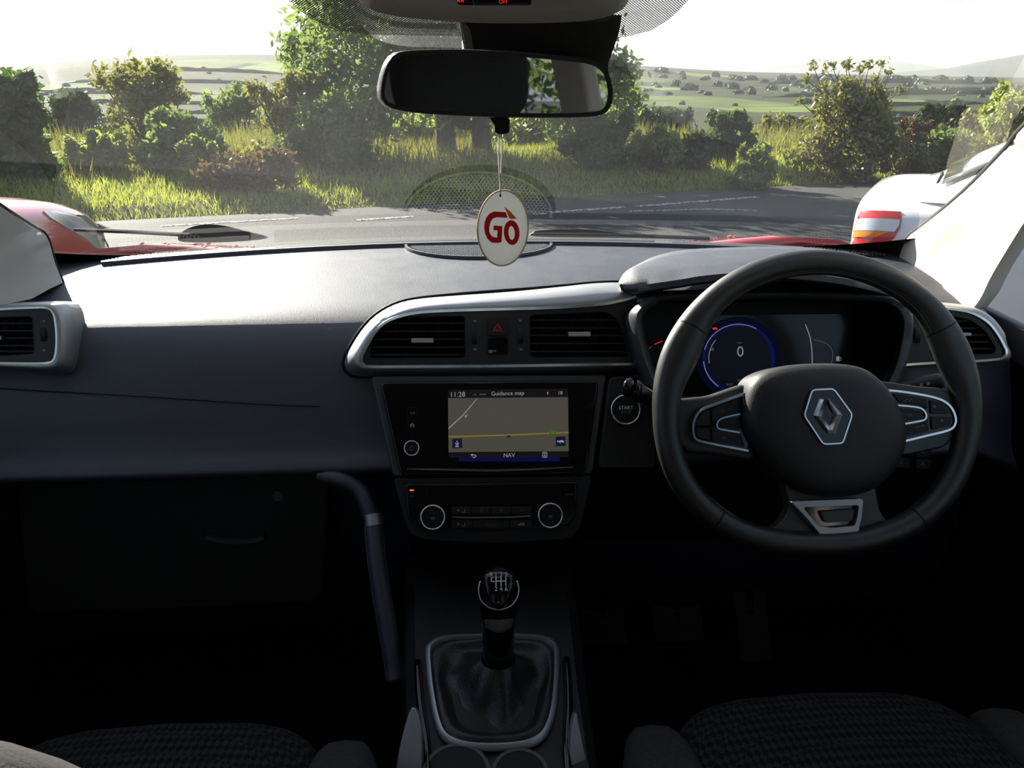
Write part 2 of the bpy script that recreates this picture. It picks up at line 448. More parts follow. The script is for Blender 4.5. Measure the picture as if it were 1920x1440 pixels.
def glass(name, dust, tint=(0.93, 0.96, 0.95), k=1.15):
    """pane: Fresnel reflection over a clear tinted sheet, with a thin film of road dust"""
    m = bpy.data.materials.new(name); m.use_nodes = True
    t = m.node_tree; t.nodes.clear()
    o = N(t, 'ShaderNodeOutputMaterial')
    tr = N(t, 'ShaderNodeBsdfTransparent'); tr.inputs['Color'].default_value = (*tint, 1)
    gl = N(t, 'ShaderNodeBsdfGlossy'); gl.inputs['Roughness'].default_value = 0.0
    fr = N(t, 'ShaderNodeFresnel')                 # thin sheet: the same reflectance from either side
    ge = N(t, 'ShaderNodeNewGeometry'); io = N(t, 'ShaderNodeMapRange'); io.inputs[3].default_value = 1.5; io.inputs[4].default_value = 1 / 1.5
    L(t, ge.outputs['Backfacing'], io.inputs[0]); L(t, io.outputs[0], fr.inputs['IOR'])
    mu = N(t, 'ShaderNodeMath', operation='MULTIPLY', use_clamp=True); mu.inputs[1].default_value = k
    L(t, fr.outputs[0], mu.inputs[0])
    s1 = N(t, 'ShaderNodeMixShader'); L(t, mu.outputs[0], s1.inputs[0]); L(t, tr.outputs[0], s1.inputs[1]); L(t, gl.outputs[0], s1.inputs[2])
    if not dust:
        L(t, s1.outputs[0], o.inputs['Surface']); return m
    tl = N(t, 'ShaderNodeBsdfTranslucent'); tl.inputs['Color'].default_value = (0.85, 0.85, 0.82, 1)
    s2 = N(t, 'ShaderNodeMixShader'); L(t, s1.outputs[0], s2.inputs[1]); L(t, tl.outputs[0], s2.inputs[2])
    uv = N(t, 'ShaderNodeUVMap'); uv.uv_map = 'pane'
    sp = N(t, 'ShaderNodeSeparateXYZ'); L(t, uv.outputs[0], sp.inputs[0])
    # each wiper leaves an arc: outside its sweep the film is thicker
    tcn = N(t, 'ShaderNodeTexCoord')
    n = N(t, 'ShaderNodeTexNoise'); n.inputs['Scale'].default_value = 5; n.inputs['Detail'].default_value = 6
    L(t, tcn.outputs['Object'], n.inputs['Vector'])
    mr = N(t, 'ShaderNodeMapRange'); mr.inputs[1].default_value = .3; mr.inputs[2].default_value = .75; mr.inputs[3].default_value = dust * 0.55; mr.inputs[4].default_value = dust * 1.5
    L(t, n.outputs['Fac'], mr.inputs[0])
    # lower limit of the film: a line across the pane, v0 = a + b*u
    ln = N(t, 'ShaderNodeMath', operation='MULTIPLY_ADD'); ln.inputs[1].default_value = -0.314; ln.inputs[2].default_value = 0.447
    L(t, sp.outputs['X'], ln.inputs[0])
    df = N(t, 'ShaderNodeMath', operation='SUBTRACT'); L(t, sp.outputs['Y'], df.inputs[0]); L(t, ln.outputs[0], df.inputs[1])
    st = N(t, 'ShaderNodeMapRange', interpolation_type='SMOOTHSTEP'); st.inputs[1].default_value = -0.004; st.inputs[2].default_value = 0.004; st.inputs[3].default_value = 0.35; st.inputs[4].default_value = 1.0
    L(t, df.outputs[0], st.inputs[0])
    f0 = N(t, 'ShaderNodeMath', operation='MULTIPLY'); L(t, mr.outputs[0], f0.inputs[0]); L(t, st.outputs[0], f0.inputs[1])
    sd2 = N(t, 'ShaderNodeMapRange'); sd2.inputs[3].default_value = 1.6; sd2.inputs[4].default_value = 0.7   # film weighted to the passenger half, painting in sun glare scattered forward
    L(t, sp.outputs['X'], sd2.inputs[0])
    f1 = N(t, 'ShaderNodeMath', operation='MULTIPLY'); L(t, f0.outputs[0], f1.inputs[0]); L(t, sd2.outputs[0], f1.inputs[1])
    L(t, f1.outputs[0], s2.inputs[0])
    L(t, s2.outputs[0], o.inputs['Surface'])
    return m
M['windscreen'] = glass('windscreen_glass', 0.007)
M['sideglass'] = glass('side_glass', 0.0, (0.80, 0.84, 0.82), 1.5)
M['privacyglass'] = glass('tinted_rear_glass', 0.0, (0.72, 0.75, 0.76), 1.5)

def dots():
    m = bpy.data.materials.new('dotted_frit'); m.use_nodes = True
    t = m.node_tree; b = t.nodes['Principled BSDF']; o = t.nodes['Material Output']
    b.inputs['Base Color'].default_value = (0.02, 0.02, 0.022, 1); b.inputs['Roughness'].default_value = 0.6
    uv = N(t, 'ShaderNodeUVMap'); uv.uv_map = 'pane'
    mpn = N(t, 'ShaderNodeMapping'); mpn.inputs['Rotation'].default_value = (0, 0, R(45)); mpn.inputs['Scale'].default_value = (420, 420, 1)
    L(t, uv.outputs[0], mpn.inputs['Vector'])
    fr = N(t, 'ShaderNodeVectorMath', operation='FRACTION'); L(t, mpn.outputs['Vector'], fr.inputs[0])
    di = N(t, 'ShaderNodeVectorMath', operation='DISTANCE'); L(t, fr.outputs['Vector'], di.inputs[0]); di.inputs[1].default_value = (0.5, 0.5, 0)
    lt = N(t, 'ShaderNodeMath', operation='LESS_THAN'); L(t, di.outputs['Value'], lt.inputs[0]); lt.inputs[1].default_value = 0.43
    tr = N(t, 'ShaderNodeBsdfTransparent')
    s = N(t, 'ShaderNodeMixShader'); L(t, lt.outputs[0], s.inputs[0]); L(t, tr.outputs[0], s.inputs[1]); L(t, b.outputs[0], s.inputs[2])
    L(t, s.outputs[0], o.inputs['Surface'])
    return m
M['dots'] = dots()

# ------------------------------------------------------------------ car shell (the room)
def S(o, label=None):
    o['kind'] = 'structure'
    if label: o['label'] = label
    return o
def glass_t(x, Y):
    Yb, Yt = 1.66 - .35 * x * x, .70 - .08 * x * x
    t = (Yb - Y) / (Yb - Yt)
    return t, 1.172 + .510 * t
def on_glass(px, py):
    d = ray(px, py); lo, hi = .4, 2.2
    for _ in range(50):
        m = (lo + hi) / 2; k = m / d.y
        p = CAM + d * k
        if p.z < glass_t(p.x, m)[1]: lo = m
        else: hi = m
    return p
def ws(a, t):
    x = a * (.745 * (1 - t) + .61 * t)
    Yb, Yt = 1.66 - .35 * x * x, .70 - .08 * x * x
    return V((x, Yb - t * (Yb - Yt), 1.172 + .510 * t))
def uvset(ob, fn):
    me = ob.data; uv = me.uv_layers.new(name='pane')
    o = WO[ob.name]
    for l in me.loops:
        uv.data[l.index].uv = fn(me.vertices[l.vertex_index].co + o)
NA, NT = 24, 14
vs = [ws(-1 + 2 * i / NA, j / NT) for j in range(NT + 1) for i in range(NA + 1)]
fs = [(j * (NA + 1) + i, j * (NA + 1) + i + 1, (j + 1) * (NA + 1) + i + 1, (j + 1) * (NA + 1) + i) for j in range(NT) for i in range(NA)]
o = S(O('window_1', vs, fs, M['windscreen'], None, 180), 'raked front windscreen with a thin film of dust')
uvset(o, lambda p: ((p.x / .7 + 1) / 2, (p.z - 1.172) / .510))
WIND = o
# dotted ceramic band spreading round the mirror mount
LB = [(540, -6), (560, 14), (587, 33), (633, 53), (690, 60), (850, 63), (1000, 66), (1165, 67), (1220, 53), (1250, 36), (1270, 18), (1292, -6)]
LBX = [p[0] for p in LB]; LBY = [p[1] for p in LB]
rows = 8; cols = 40; vs = []
for i in range(cols + 1):
    px = 540 + (1292 - 540) * i / cols
    b = on_glass(px, float(np.interp(px, LBX, LBY)))
    for j in range(rows + 1):
        a = b.x; Yt = .70
        y = b.y + (Yt - b.y) * j / rows
        vs.append(V((b.x, y, glass_t(b.x, y)[1] - .0025)))
fs = [(i * (rows + 1) + j, (i + 1) * (rows + 1) + j, (i + 1) * (rows + 1) + j + 1, i * (rows + 1) + j + 1) for i in range(cols) for j in range(rows)]
o = O('dotted_band', vs, fs, M['dots'], WIND, 180)
uvset(o, lambda p: (p.x, p.y * 1.1))
# black ceramic strip along the foot of the glass
vs = []
for i in range(41):
    a = -1 + 2 * i / 40
    for t in (0.0, 0.03 + 0.10 * abs(a) ** 5):
        p = ws(a, t); p.z -= .002; vs.append(p)
fs = [(2 * i, 2 * i + 2, 2 * i + 3, 2 * i + 1) for i in range(40)]
O('black_edge_band', vs, fs, M['black'], WIND, 180)

# headliner / roof
rings = []
for y, z in ((.72, 1.672), (.66, 1.682), (.4, 1.69), (0, 1.70), (-.8, 1.70), (-1.5, 1.66), (-1.75, 1.60)):
    r = [(-.64, z - .05), (-.56, z - .012), (-.3, z), (0, z + .004), (.3, z), (.56, z - .012), (.64, z - .05)]
    rings.append([V((x, y, q)) for x, q in r] + [V((x, y, q + .05)) for x, q in reversed(r)])
S(O('ceiling', *loft(rings), M['headliner'], None, 60), 'pale grey cloth headliner under the roof')
S(O('floor', *box((0, 0, .40), (1.66, 3.6, .04)), M['carpet'], None, 0), 'black carpeted car floor')
S(O('wall_front', *box((0, 1.665, .70), (1.62, .03, .58)), M['carpet'], None, 0), 'dark bulkhead behind the dashboard')
S(O('wall_back', *box((0, -1.80, .78), (1.5, .05, .76)), M['dark'], None, 0), 'inner panel of the tailgate')
for sx, side in ((-1, 'left'), (1, 'right')):
    # door cards: upper ledge, hollow, armrest
    prof = [(.79, .42), (.79, .78), (.745, .80), (.735, .85), (.785, .90), (.790, 1.00), (.782, 1.08), (.795, 1.115), (.83, 1.125), (.86, 1.12), (.86, .42)]
    for n, (y0, y1) in (('wall_' + side, (-1.78, 1.66)),):
        rings = [[V((sx * (x + (max(x, .806) - x) * sstep(.92, 1.03, y)), y, z)) for x, z in prof] for y in (y0, -.3, .4, .9, .96, 1.0, 1.04, 1.2, y1)]
        wl = S(O(n, *loft(rings), M['dark'], None, 30), 'dark moulded door cards along the %s side of the cabin' % ('passenger' if sx < 0 else 'driver'))
    hd = box((sx * .772, .62, .97), (.02, .11, .03)); O('door_handle', *hd, M['silver'], wl, 30, .006)
    if sx > 0:
        ct = prism([V((.805, 1.10, 1.145)), V((.805, 1.30, 1.150)), V((.805, 1.34, 1.095)), V((.805, 1.06, 1.085))], V((-.018, 0, 0)))
        O('speaker_cover', *ct, M['greytrim'], wl, 30, .006)
    # side windows and pillars
    n0 = 2 if sx < 0 else 4
    g = [V((sx * .80, .98, 1.12)), V((sx * .80, .02, 1.12)), V((sx * .645, .02, 1.62)), V((sx * .645, .58, 1.62))]
    S(O('window_%d' % n0, g, [(0, 1, 2, 3)], M['sideglass'], None, 0), '%s front door window pane' % ('passenger' if sx < 0 else 'driver'))
    g = [V((sx * .80, -.10, 1.12)), V((sx * .80, -1.05, 1.12)), V((sx * .645, -1.05, 1.60)), V((sx * .645, -.10, 1.62))]
    S(O('window_%d' % (n0 + 1), g, [(0, 1, 2, 3)], M['privacyglass'], None, 0), '%s rear door window pane' % ('passenger' if sx < 0 else 'driver'))
    rings = [[V((sx * (.80 - .155 * t - .03 * k), y, 1.10 + .54 * t)) for k, y in ((0, -.12), (1, -.10), (1, .02), (0, .04))] for t in (0, .5, 1)]
    S(O('trim_%d' % (3 if sx < 0 else 4), *loft(rings), M['beige'], None, 30, .01), 'beige centre pillar on the %s side' % ('passenger' if sx < 0 else 'driver'))
    rings = [[V((sx * (.80 - .155 * t - .03 * k), y, 1.10 + .54 * t)) for k, y in ((0, -1.75), (1, -1.72), (1, -1.2 + .15 * t), (0, -1.05))] for t in (0, .5, 1)]
    S(O('trim_%d' % (5 if sx < 0 else 6), *loft(rings), M['beige'], None, 30, .01), 'beige rear pillar on the %s side' % ('passenger' if sx < 0 else 'driver'))
    # front pillar: glass edge, crown, door edge
    if sx > 0:
        A = [(1660, 545, 1.37), (1682, 492, 1.40), (1700, 448, 1.39), (1735, 420, 1.355), (1805, 362, 1.25), (1885, 280, 1.115), (1935, 222, 1.03)]
        B = [(1720, 570, 1.28), (1765, 535, 1.285), (1800, 495, 1.27), (1830, 455, 1.23), (1890, 375, 1.13), (1945, 300, 1.03), (1985, 240, .97)]
        C = [(1815, 590, 1.20), (1838, 560, 1.19), (1855, 525, 1.17), (1875, 490, 1.14), (1925, 410, 1.05), (1985, 330, .96), (2030, 270, .90)]
        A = [atY(*q) for q in A]; B = [atY(*q) for q in B]; C = [atY(*q) for q in C]
    else:
        A = [(118, 530, 1.33), (103, 492, 1.35), (88, 444, 1.345), (62, 426, 1.335), (0, 386, 1.245), (-70, 330, 1.13), (-130, 275, 1.04)]
        B = [(60, 560, 1.26), (25, 540, 1.26), (-5, 505, 1.25), (-40, 475, 1.22), (-110, 410, 1.12), (-170, 350, 1.03), (-215, 295, .97)]
        C = [(-60, 590, 1.18), (-80, 560, 1.17), (-100, 530, 1.15), (-120, 500, 1.12), (-170, 440, 1.04), (-220, 380, .95), (-255, 320, .90)]
        A = [atY(*q) for q in A]; B = [atY(*q) for q in B]; C = [atY(*q) for q in C]
    for lst, e in ((A, V((sx * .60, .70, 1.645))), (B, V((sx * .585, .66, 1.64))), (C, V((sx * .625, .58, 1.625)))):
        lst.append(e)
    A, B, C = cr(A, 4), cr(B, 4), cr(C, 4)
    rings = []
    for a, b, c in zip(A, B, C):
        nn = (c - a).normalized()
        ou = V((sx, .55, .1)).normalized() * .05
        m1 = a.lerp(b, .5) + V((-sx * .006, -.006, .004)); m2 = b.lerp(c, .5) + V((-sx * .004, -.004, .003))
        rings.append([a, m1, b, m2, c, c + ou, a + ou])
    S(O('trim_%d' % (1 if sx < 0 else 2), *loft(rings), M['beige'], None, 70), 'beige front pillar on the %s side of the windscreen' % ('passenger' if sx < 0 else 'driver'))
    # black weather strip along the glass edge
    O('weather_strip', *tube([a + V((sx * .006, .006, 0)) for a in A], .006, 6), M['rubber'], bpy.data.objects['trim_%d' % (1 if sx < 0 else 2)], 180)
    # roof rail above the doors
    rings = [[V((sx * x, y, z + dz)) for x, z in ((.60, 1.64), (.625, 1.60), (.665, 1.60), (.67, 1.66))] for y, dz in ((.70, -.005), (.3, .01), (-.8, .01), (-1.75, -.05))]
    S(O('trim_%d' % (7 if sx < 0 else 8), *loft(rings), M['headliner'], None, 60), 'cloth roof rail above the %s doors' % ('passenger' if sx < 0 else 'driver'))
g = [V((-.62, -1.80, 1.16)), V((.62, -1.80, 1.16)), V((.52, -1.62, 1.58)), V((-.52, -1.62, 1.58))]
S(O('window_6', g, [(0, 1, 2, 3)], M['privacyglass'], None, 0), 'rear window pane in the tailgate')

# ------------------------------------------------------------------ dashboard
dash = E('dashboard', (0, 1.2, .95), 'long dark grey moulded dashboard below the windscreen', 'dashboard')
def Yfar(x): return 1.615 - .34 * x * x
PROF = [(1.235, 1.1740), (1.205, 1.1650), (1.183, 1.1535), (1.166, 1.1370), (1.153, 1.1150), (1.143, 1.0900), (1.133, 1.0650), (1.122, 1.0330), (1.113, 1.0030),
        (1.103, .9880), (1.092, .9800), (1.090, .9720), (1.098, .9630), (1.125, .9580), (1.17, .9550), (1.19, .93), (1.20, .80), (1.25, .62), (1.40, .50)]
def dash_top(x, y):
    yf = Yfar(x); t = min(1, max(0, (yf - y) / (yf - 1.27)))
    return 1.199 - .004 * t - .016 * t ** 3
rings = []
xs = [-.784, -.780, -.765, -.72, -.66, -.6, -.52, -.44, -.36, -.28, -.22, -.16, -.1, 0, .08, .14, .18, .205, .24, .32, .4, .48, .56, .585, .61, .64, .68, .72, .765, .780, .784]
for x in xs:
    e = 0.03 * sstep(.72, .80, abs(x))
    rec = sstep(.19, .235, x) * (1 - sstep(.565, .60, x))
    r = [V((x, Yfar(x) + .03, 1.02)), V((x, Yfar(x) + .012, 1.185)), V((x, Yfar(x), 1.197 - e))]
    for k in (.1, .22, .36, .5, .64, .78, .9, 1):
        y = Yfar(x) + (1.27 - Yfar(x)) * k
        r.append(V((x, y, dash_top(x, y) - e)))
    for y, z in PROF:
        s = .10 * rec if 1.02 < z < 1.16 else (.05 * rec if z >= 1.16 else 0)
        r.append(V((x, y + s, z - e)))
    r.append(V((x, 1.55, .50)))
    rings.append(r)
body = O('body', *loft(rings), M['dash'], dash, 60)
# seam of the passenger airbag lid: a fine raised line
pth = crp([(0, 728), (120, 735), (300, 745), (480, 757), (600, 762)], 6)
def on_dash(px, py):
    d = ray(px, py); y = 1.0
    while y < 1.6:
        p = CAM + d * (y / d.y)
        zs = [(q[1], q[0]) for q in PROF]
        yy = np.interp(-p.z, [-z for z, _ in zs], [q for _, q in zs]) if p.z < 1.174 else (9 if p.z > dash_top(p.x, max(y, 1.235)) else 1.0)
        if y >= yy: return p
        y += .0008
    return p
O('airbag_seam', *tube([on_dash(*p) + V((0, -.0035, .001)) for p in pth], .0009, 5), M['black'], body, 180)
AP = PL(on_dash(193, 701), (0, -.95, .3))
text('airbag_lettering', 'AIRBAG', AP.pt(193, 701), AP.u, AP.v, .0042, M['printdim'], body, .001)
# defroster slot, raised lip along the glass
def strip_on_top(x0, x1, off, wdt, h, mt, name, par, dz=0.0):
    pts = [V((x0 + (x1 - x0) * k / 40, 0, 0)) for k in range(41)]
    pth = [V((p.x, Yfar(p.x) - off, dash_top(p.x, Yfar(p.x) - off) + dz)) for p in pts]
    return O(name, *band(pth, V((0, 0, 1)), wdt, h), mt, par, 50)
strip_on_top(-.62, .64, .055, .014, .006, M['dash'], 'rear_lip', dash)
strip_on_top(-.36, .33, .028, .026, .003, M['black'], 'defroster_slot', dash)
strip_on_top(-.60, -.40, .030, .022, .004, M['dash'], 'slot_end_cover', dash)
strip_on_top(.36, .58, .030, .022, .004, M['dash'], 'slot_end_cover', dash)
# honeycomb speaker grilles on the dash top
def honey(name, inside, x0, x1, y0, y1, pitch, mt, par, zf, hgt=.0035):
    vs, fs = [], []
    rr = pitch / math.sqrt(3); row = 0; y = y0
    while y <= y1:
        x = x0 + (pitch / 2 if row % 2 else 0)
        while x <= x1:
            if inside(x, y):
                b = len(vs); z = zf(x, y)
                for k in range(6):
                    a = math.pi / 6 + k * math.pi / 3
                    c, s = math.cos(a), math.sin(a)
                    vs += [V((x + rr * c, y + rr * s, z + hgt)), V((x + rr * .74 * c, y + rr * .74 * s, z + hgt)), V((x + rr * .74 * c, y + rr * .74 * s, z + .0004))]
                for k in range(6):
                    i, j = b + 3 * k, b + 3 * ((k + 1) % 6)
                    fs += [(i, j, j + 1, i + 1), (i + 1, j + 1, j + 2, i + 2)]
            x += pitch
        y += rr * 1.5; row += 1
    o = O(name, vs, fs, mt, par, 0)
    return o
gc = .005; gw = .132
def inD(x, y):
    return ((x - gc) / gw) ** 2 + ((y - 1.545) / .098) ** 2 < .90 and y < 1.54
zt = lambda x, y: dash_top(x, y) + .0005
pan = E('speaker_grille', (0, 1.5, 1.199), 'rounded honeycomb speaker grille on the dashboard top behind the hanging card', 'speaker grille')
pl = [V((gc + gw * math.cos(a), 1.545 + .098 * math.sin(a), 1.2)) for a in [math.pi + math.pi * k / 30 for k in range(31)]]
for p in pl: p.z = zt(p.x, p.y)
O('base_panel', *prism(pl, V((0, 0, -.004))), M['dark'], pan, 0)
O('grille_rim', *band(pl, V((0, 0, 1)), .006, .0045), M['dash'], pan, 50)
mesh = honey('honeycomb_mesh', inD, gc - gw, gc + gw, 1.44, 1.545, .0068, M['meshgrey'], pan, zt)
mesh['kind'] = 'stuff'
for sx, (xa, xb), nm in ((-1, (-.62, -.47), 'speaker grille in the dashboard corner below the passenger pillar'), (1, (.58, .70), 'speaker grille in the dashboard corner below the driver pillar')):
    sg = E('speaker_grille', ((xa + xb) / 2, 1.47, 1.2), 'small honeycomb ' + nm, 'speaker grille')
    xm = (xa + xb) / 2
    ins = lambda x, y: ((x - xm) / ((xb - xa) / 2)) ** 2 + ((y - (Yfar(x) - .035)) / .020) ** 2 < 1
    mm_ = honey('honeycomb_mesh', ins, xa, xb, Yfar(.72) - .08, Yfar(.4), .0068, M['greytrim'], sg, zt)
    mm_['kind'] = 'stuff'
    pl = [V((xm + (xb - xa) / 2 * 1.08 * math.cos(a), 0, 0)) + V((0, .025 * math.sin(a), 0)) for a in [2 * math.pi * k / 28 for k in range(28)]]
    for p in pl:
        p.y += Yfar(p.x) - .035; p.z = zt(p.x, p.y)
    O('base_panel', *prism(pl, V((0, 0, -.004))), M['black'], sg, 0)
# side demister grille by the passenger pillar
dg_ = E('demister_vent', (-.70, 1.22, 1.17), 'small slatted demister vent below the passenger front pillar', 'air vent')
for k in range(5):
    O('slat', *box((-.70 + .012 * k, 1.235 - .0 * k, 1.176), (.004, .05, .006), Matrix.Rotation(R(35), 3, 'Z')), M['black'], dg_, 0)
O('vent_frame', *box((-.676, 1.235, 1.171), (.085, .052, .005)), M['dark'], dg_, 30, .002)
# glovebox lid in the dark lower half
gb = E('glovebox', (-.40, 1.17, .74), 'black glovebox lid below the passenger side of the dashboard', 'glovebox')
GP = PL((-.40, 1.165, .84), (0, -.97, .22))
gl_ = [GP.o + GP.u * a + GP.v * b for a, b in rounded([(-.30, .10), (.165, .10), (.145, -.12), (-.30, -.12)], .03, 5)]
O('lid', *prism(gl_, GP.n * -.03), M['dark'], gb, 30, .006)
hn = [GP.pt(x, y, .002) for x, y in crp([(388, 1006), (415, 1012), (445, 1014), (475, 1012), (496, 1006)], 5)]
O('handle', *band(hn, GP.n, .010, .006), M['greytrim'], gb, 60)
O('key_lock', *prism(disc(GP.o + GP.u * .085 + GP.v * .055 + GP.n * .001, GP.u, GP.v, .008, 16), GP.n * .003), M['printdim'], gb, 30)
# lower driver panel under the column
kp = [V((.15, 1.10, 1.02)), V((.72, 1.10, 1.03)), V((.74, 1.13, .95)), V((.72, 1.17, .80)), V((.16, 1.16, .80)), V((.15, 1.115, .93))]
O('knee_panel', *prism([kp[0], kp[1], kp[2], kp[3], kp[4], kp[5]], V((0, .05, 0))), M['dark'], dash, 30, .012)

# ------------------------------------------------------------------ air vents
def span(poly, y):
    xs_ = []
    for (x0, y0), (x1, y1) in zip(poly, poly[1:] + poly[:1]):
        if (y0 - y) * (y1 - y) < 0: xs_.append(x0 + (x1 - x0) * (y - y0) / (y1 - y0))
    return min(xs_), max(xs_)
def louvre(par, P, poly, ys, tilt=0.0, nv=0):
    """a recessed louvre: cavity walls, back, horizontal slats"""
    hole = P.pts(poly, .0005); d = P.n * -.035
    n = len(hole)
    vs = hole + [p + d for p in hole]
    fs = [(i, (i + 1) % n, n + (i + 1) % n, n + i) for i in range(n)] + [tuple(range(2 * n - 1, n - 1, -1))]
    O('vent_duct', vs, fs, M['black'], par, 0)
    rim = band(P.pts(poly, .0), P.n, .0025, .0016, True)
    O('vent_rim', *rim, M['dark'], par, 50)
    for i, y in enumerate(ys):
        a, b = span(poly, y)
        p, q = P.pt(a + .5, y + tilt * 0, -.004), P.pt(b - .5, y, -.004)
        up = P.v * .0011; dp = P.n * -.016 + P.v * -.003
        f = [p - up, q - up, q + up, p + up]
        O('slat', *prism(f, dp), M['dark'], par, 0)
    for k in range(nv):
        x = min(a for a, _ in poly) + (max(a for a, _ in poly) - min(a for a, _ in poly)) * (k + 1) / (nv + 1)
        ysn = [p[1] for p in poly]
        a, b = P.pt(x, min(ysn) + 4, -.022), P.pt(x, max(ysn) - 3, -.022)
        O('rear_vane', *box((a + b) / 2, (.0015, .012, (a - b).length * .95)), M['black'], par, 0)
def vent_knob(par, P, x0, x1, y0, y1):
    f = P.pts(rrect(x0, y0, x1, y1, 2, 3), .003)
    O('airflow_tab', *prism(f, P.n * -.012), M['silver'], par, 30, .0008)
def thumbwheel(par, P, cx, cy, hw, hh):
    O('thumbwheel_well', *prism(P.pts(rrect(cx - hw - 3, cy - hh - 3, cx + hw + 3, cy + hh + 3, 6), .0004), P.n * .0006), M['greytrim'], par, 30)
    c = P.pt(cx, cy, -.001); r = hh * P.mm(cx, cy)
    w2 = hw * P.mm(cx, cy)
    rings = [[c + P.u * s + P.v * r * math.cos(2 * math.pi * k / 40) * (1 if k % 2 else .965) + P.n * (r * .55) * math.sin(2 * math.pi * k / 40) * (1 if k % 2 else .965) for k in range(40)] for s in (-w2, w2)]
    wv, wf = loft(rings)
    O('thumbwheel', wv, wf, M['dark'], par, 30)
RG_N = V((0, -.983, .18)).normalized()
VP = PL(atY(930, 630, 1.122), (0, -.955, .295))
vent = E('centre_air_vent', VP.pt(930, 690), 'wide silver-edged double air vent with hazard button above the touchscreen', 'air vent')
chrome_o = [(1193, 556), (1170, 562), (1138, 569), (1085, 574), (1033, 577), (960, 579), (882, 581), (825, 583), (776, 587), (740, 596), (720, 606), (704, 622), (691, 643), (680, 664), (677, 676), (682, 684), (693, 687), (760, 687), (912, 686), (1060, 684), (1199, 682)]
outer_o = [(1193, 547), (1172, 532), (1120, 532), (1060, 538), (990, 545), (930, 550), (860, 555), (791, 561), (750, 569), (718, 584), (695, 602), (675, 626), (660, 650), (648, 674), (649, 690), (658, 699), (675, 704), (760, 703), (912, 702), (1060, 698), (1202, 692)]
ci = VP.pts(crp(chrome_o, 5), .004)
oi = VP.pts(crp(outer_o, 5), -.030)
n_ = 90
ci_, oi_ = resample(ci, n_), resample(oi, n_)
rings = []
for k in range(5):
    t = k / 4
    rings.append([a.lerp(b, t) + VP.n * (.010 * math.sin(math.pi * t)) for a, b in zip(ci_, oi_)])
rings.append([b - VP.n * .05 for b in oi_])
O('silver_surround', *loft(rings, False, False), M['silver'], vent, 180, sol=.002)
O('gap_shade', *tube([p - VP.n * .004 + (p - VP.pt(930, 640)).normalized() * .003 for p in oi_], .0035, 6), M['black'], vent, 180)  # black tube colours in the shade along the raised dash lip
O('chrome_line', *band(ci_, RG_N, .0048, .002), M['chrome'], vent, 50)
faceo = [(a, b) for a, b in crp(chrome_o, 5)] + [(1206, 660), (1198, 600)]
LV = rounded([(721, 595), (872, 591), (874, 672), (692, 673), (697, 635), (706, 610)], 9, 4)
RV = rounded([(992, 590), (1135, 583), (1157, 596), (1168, 622), (1180, 670), (993, 671)], 9, 4)
HZ = rrect(912, 596, 954, 666, 8)
O('face_plate', *plate(VP.pts(faceo, .002), [VP.pts(LV, .002), VP.pts(RV, .002)], VP.n * -.004), M['faceplate'], vent, 0)
louvre(vent, VP, LV, (606, 621, 636, 651, 665), nv=6)
louvre(vent, VP, RV, (600, 615, 629, 644, 659), nv=6)
vent_knob(vent, VP, 771, 813, 634, 643)
vent_knob(vent, VP, 1066, 1108, 622, 631)
thumbwheel(vent, VP, 889, 629, 5, 18)
thumbwheel(vent, VP, 975, 628, 5, 18)
for x, y in ((890, 602), (891, 655), (975, 601), (977, 655)):
    O('vent_mark', *prism(VP.pts(rrect(x - 2.5, y - 2, x + 2.5, y + 2, 1, 2), .0022), VP.n * .0005), M['printgrey'], vent, 0)
hz = O('hazard_button', *prism(VP.pts(rrect(913, 597, 953, 630, 6), .0022), VP.n * .003), M['dark'], vent, 30, .001)
tri = [(933, 606), (943, 621), (923, 621)]; tri2 = [(933, 611), (938.5, 618.5), (927.5, 618.5)]
O('warning_triangle', *plate(VP.pts(tri, .0056), [VP.pts(tri2, .0056)], VP.n * -.0004), M['hazard'], hz, 0)
lk = O('lock_button', *prism(VP.pts(rrect(913, 632, 953, 665, 6), .0022), VP.n * .002), M['piano'], vent, 30, .001)
O('lock_icon', *join(prism(VP.pts(rrect(916, 656, 924, 662, 1.5), .0045), VP.n * .0003), prism(VP.pts([(924, 658), (930, 656), (930, 661)], .0045), VP.n * .0003)), M['printgrey'], lk, 0)

# passenger side vent
SL = PL(atY(60, 630, 1.135), (.10, -.95, .25))
pv = E('side_air_vent', SL.pt(60, 700), 'silver-framed air vent at the passenger end of the dashboard', 'air vent')
fo = crp([(-140, 590), (-60, 578), (0, 572), (60, 568), (112, 567), (128, 577), (135, 600), (138, 640), (136, 682), (127, 698), (100, 702), (0, 694), (-140, 690)], 5)
fi = crp([(-135, 600), (-60, 588), (0, 580), (55, 577), (88, 577), (100, 586), (105, 605), (107, 640), (104, 668), (95, 679), (60, 681), (0, 680), (-135, 676)], 5)
a_, b_ = resample(SL.pts(fi, .012), 80), resample(SL.pts(fo, -.012), 80)
rings = [[p.lerp(q, k / 4) + SL.n * (.010 * math.sin(math.pi * k / 4)) for p, q in zip(a_, b_)] for k in range(5)]
rings.append([q - SL.n * .05 for q in b_])
O('silver_surround', *loft(rings, False, False), M['silver'], pv, 180, sol=.002)
O('chrome_line', *band(a_, RG_N, .0036, .002), M['chrome'], pv, 50)
pvh = rounded([(-125, 604), (0, 594), (62, 592), (66, 664), (0, 668), (-125, 664)], 9, 4)
O('face_plate', *plate(SL.pts(fi, .010), [SL.pts(pvh, .010)], SL.n * -.004), M['faceplate'], pv, 0)
SL2 = PL(SL.o + SL.n * .008, SL.n)
louvre(pv, SL2, pvh, (606, 620, 634, 648, 659), nv=5)
thumbwheel(pv, SL2, 83, 627, 5, 17)
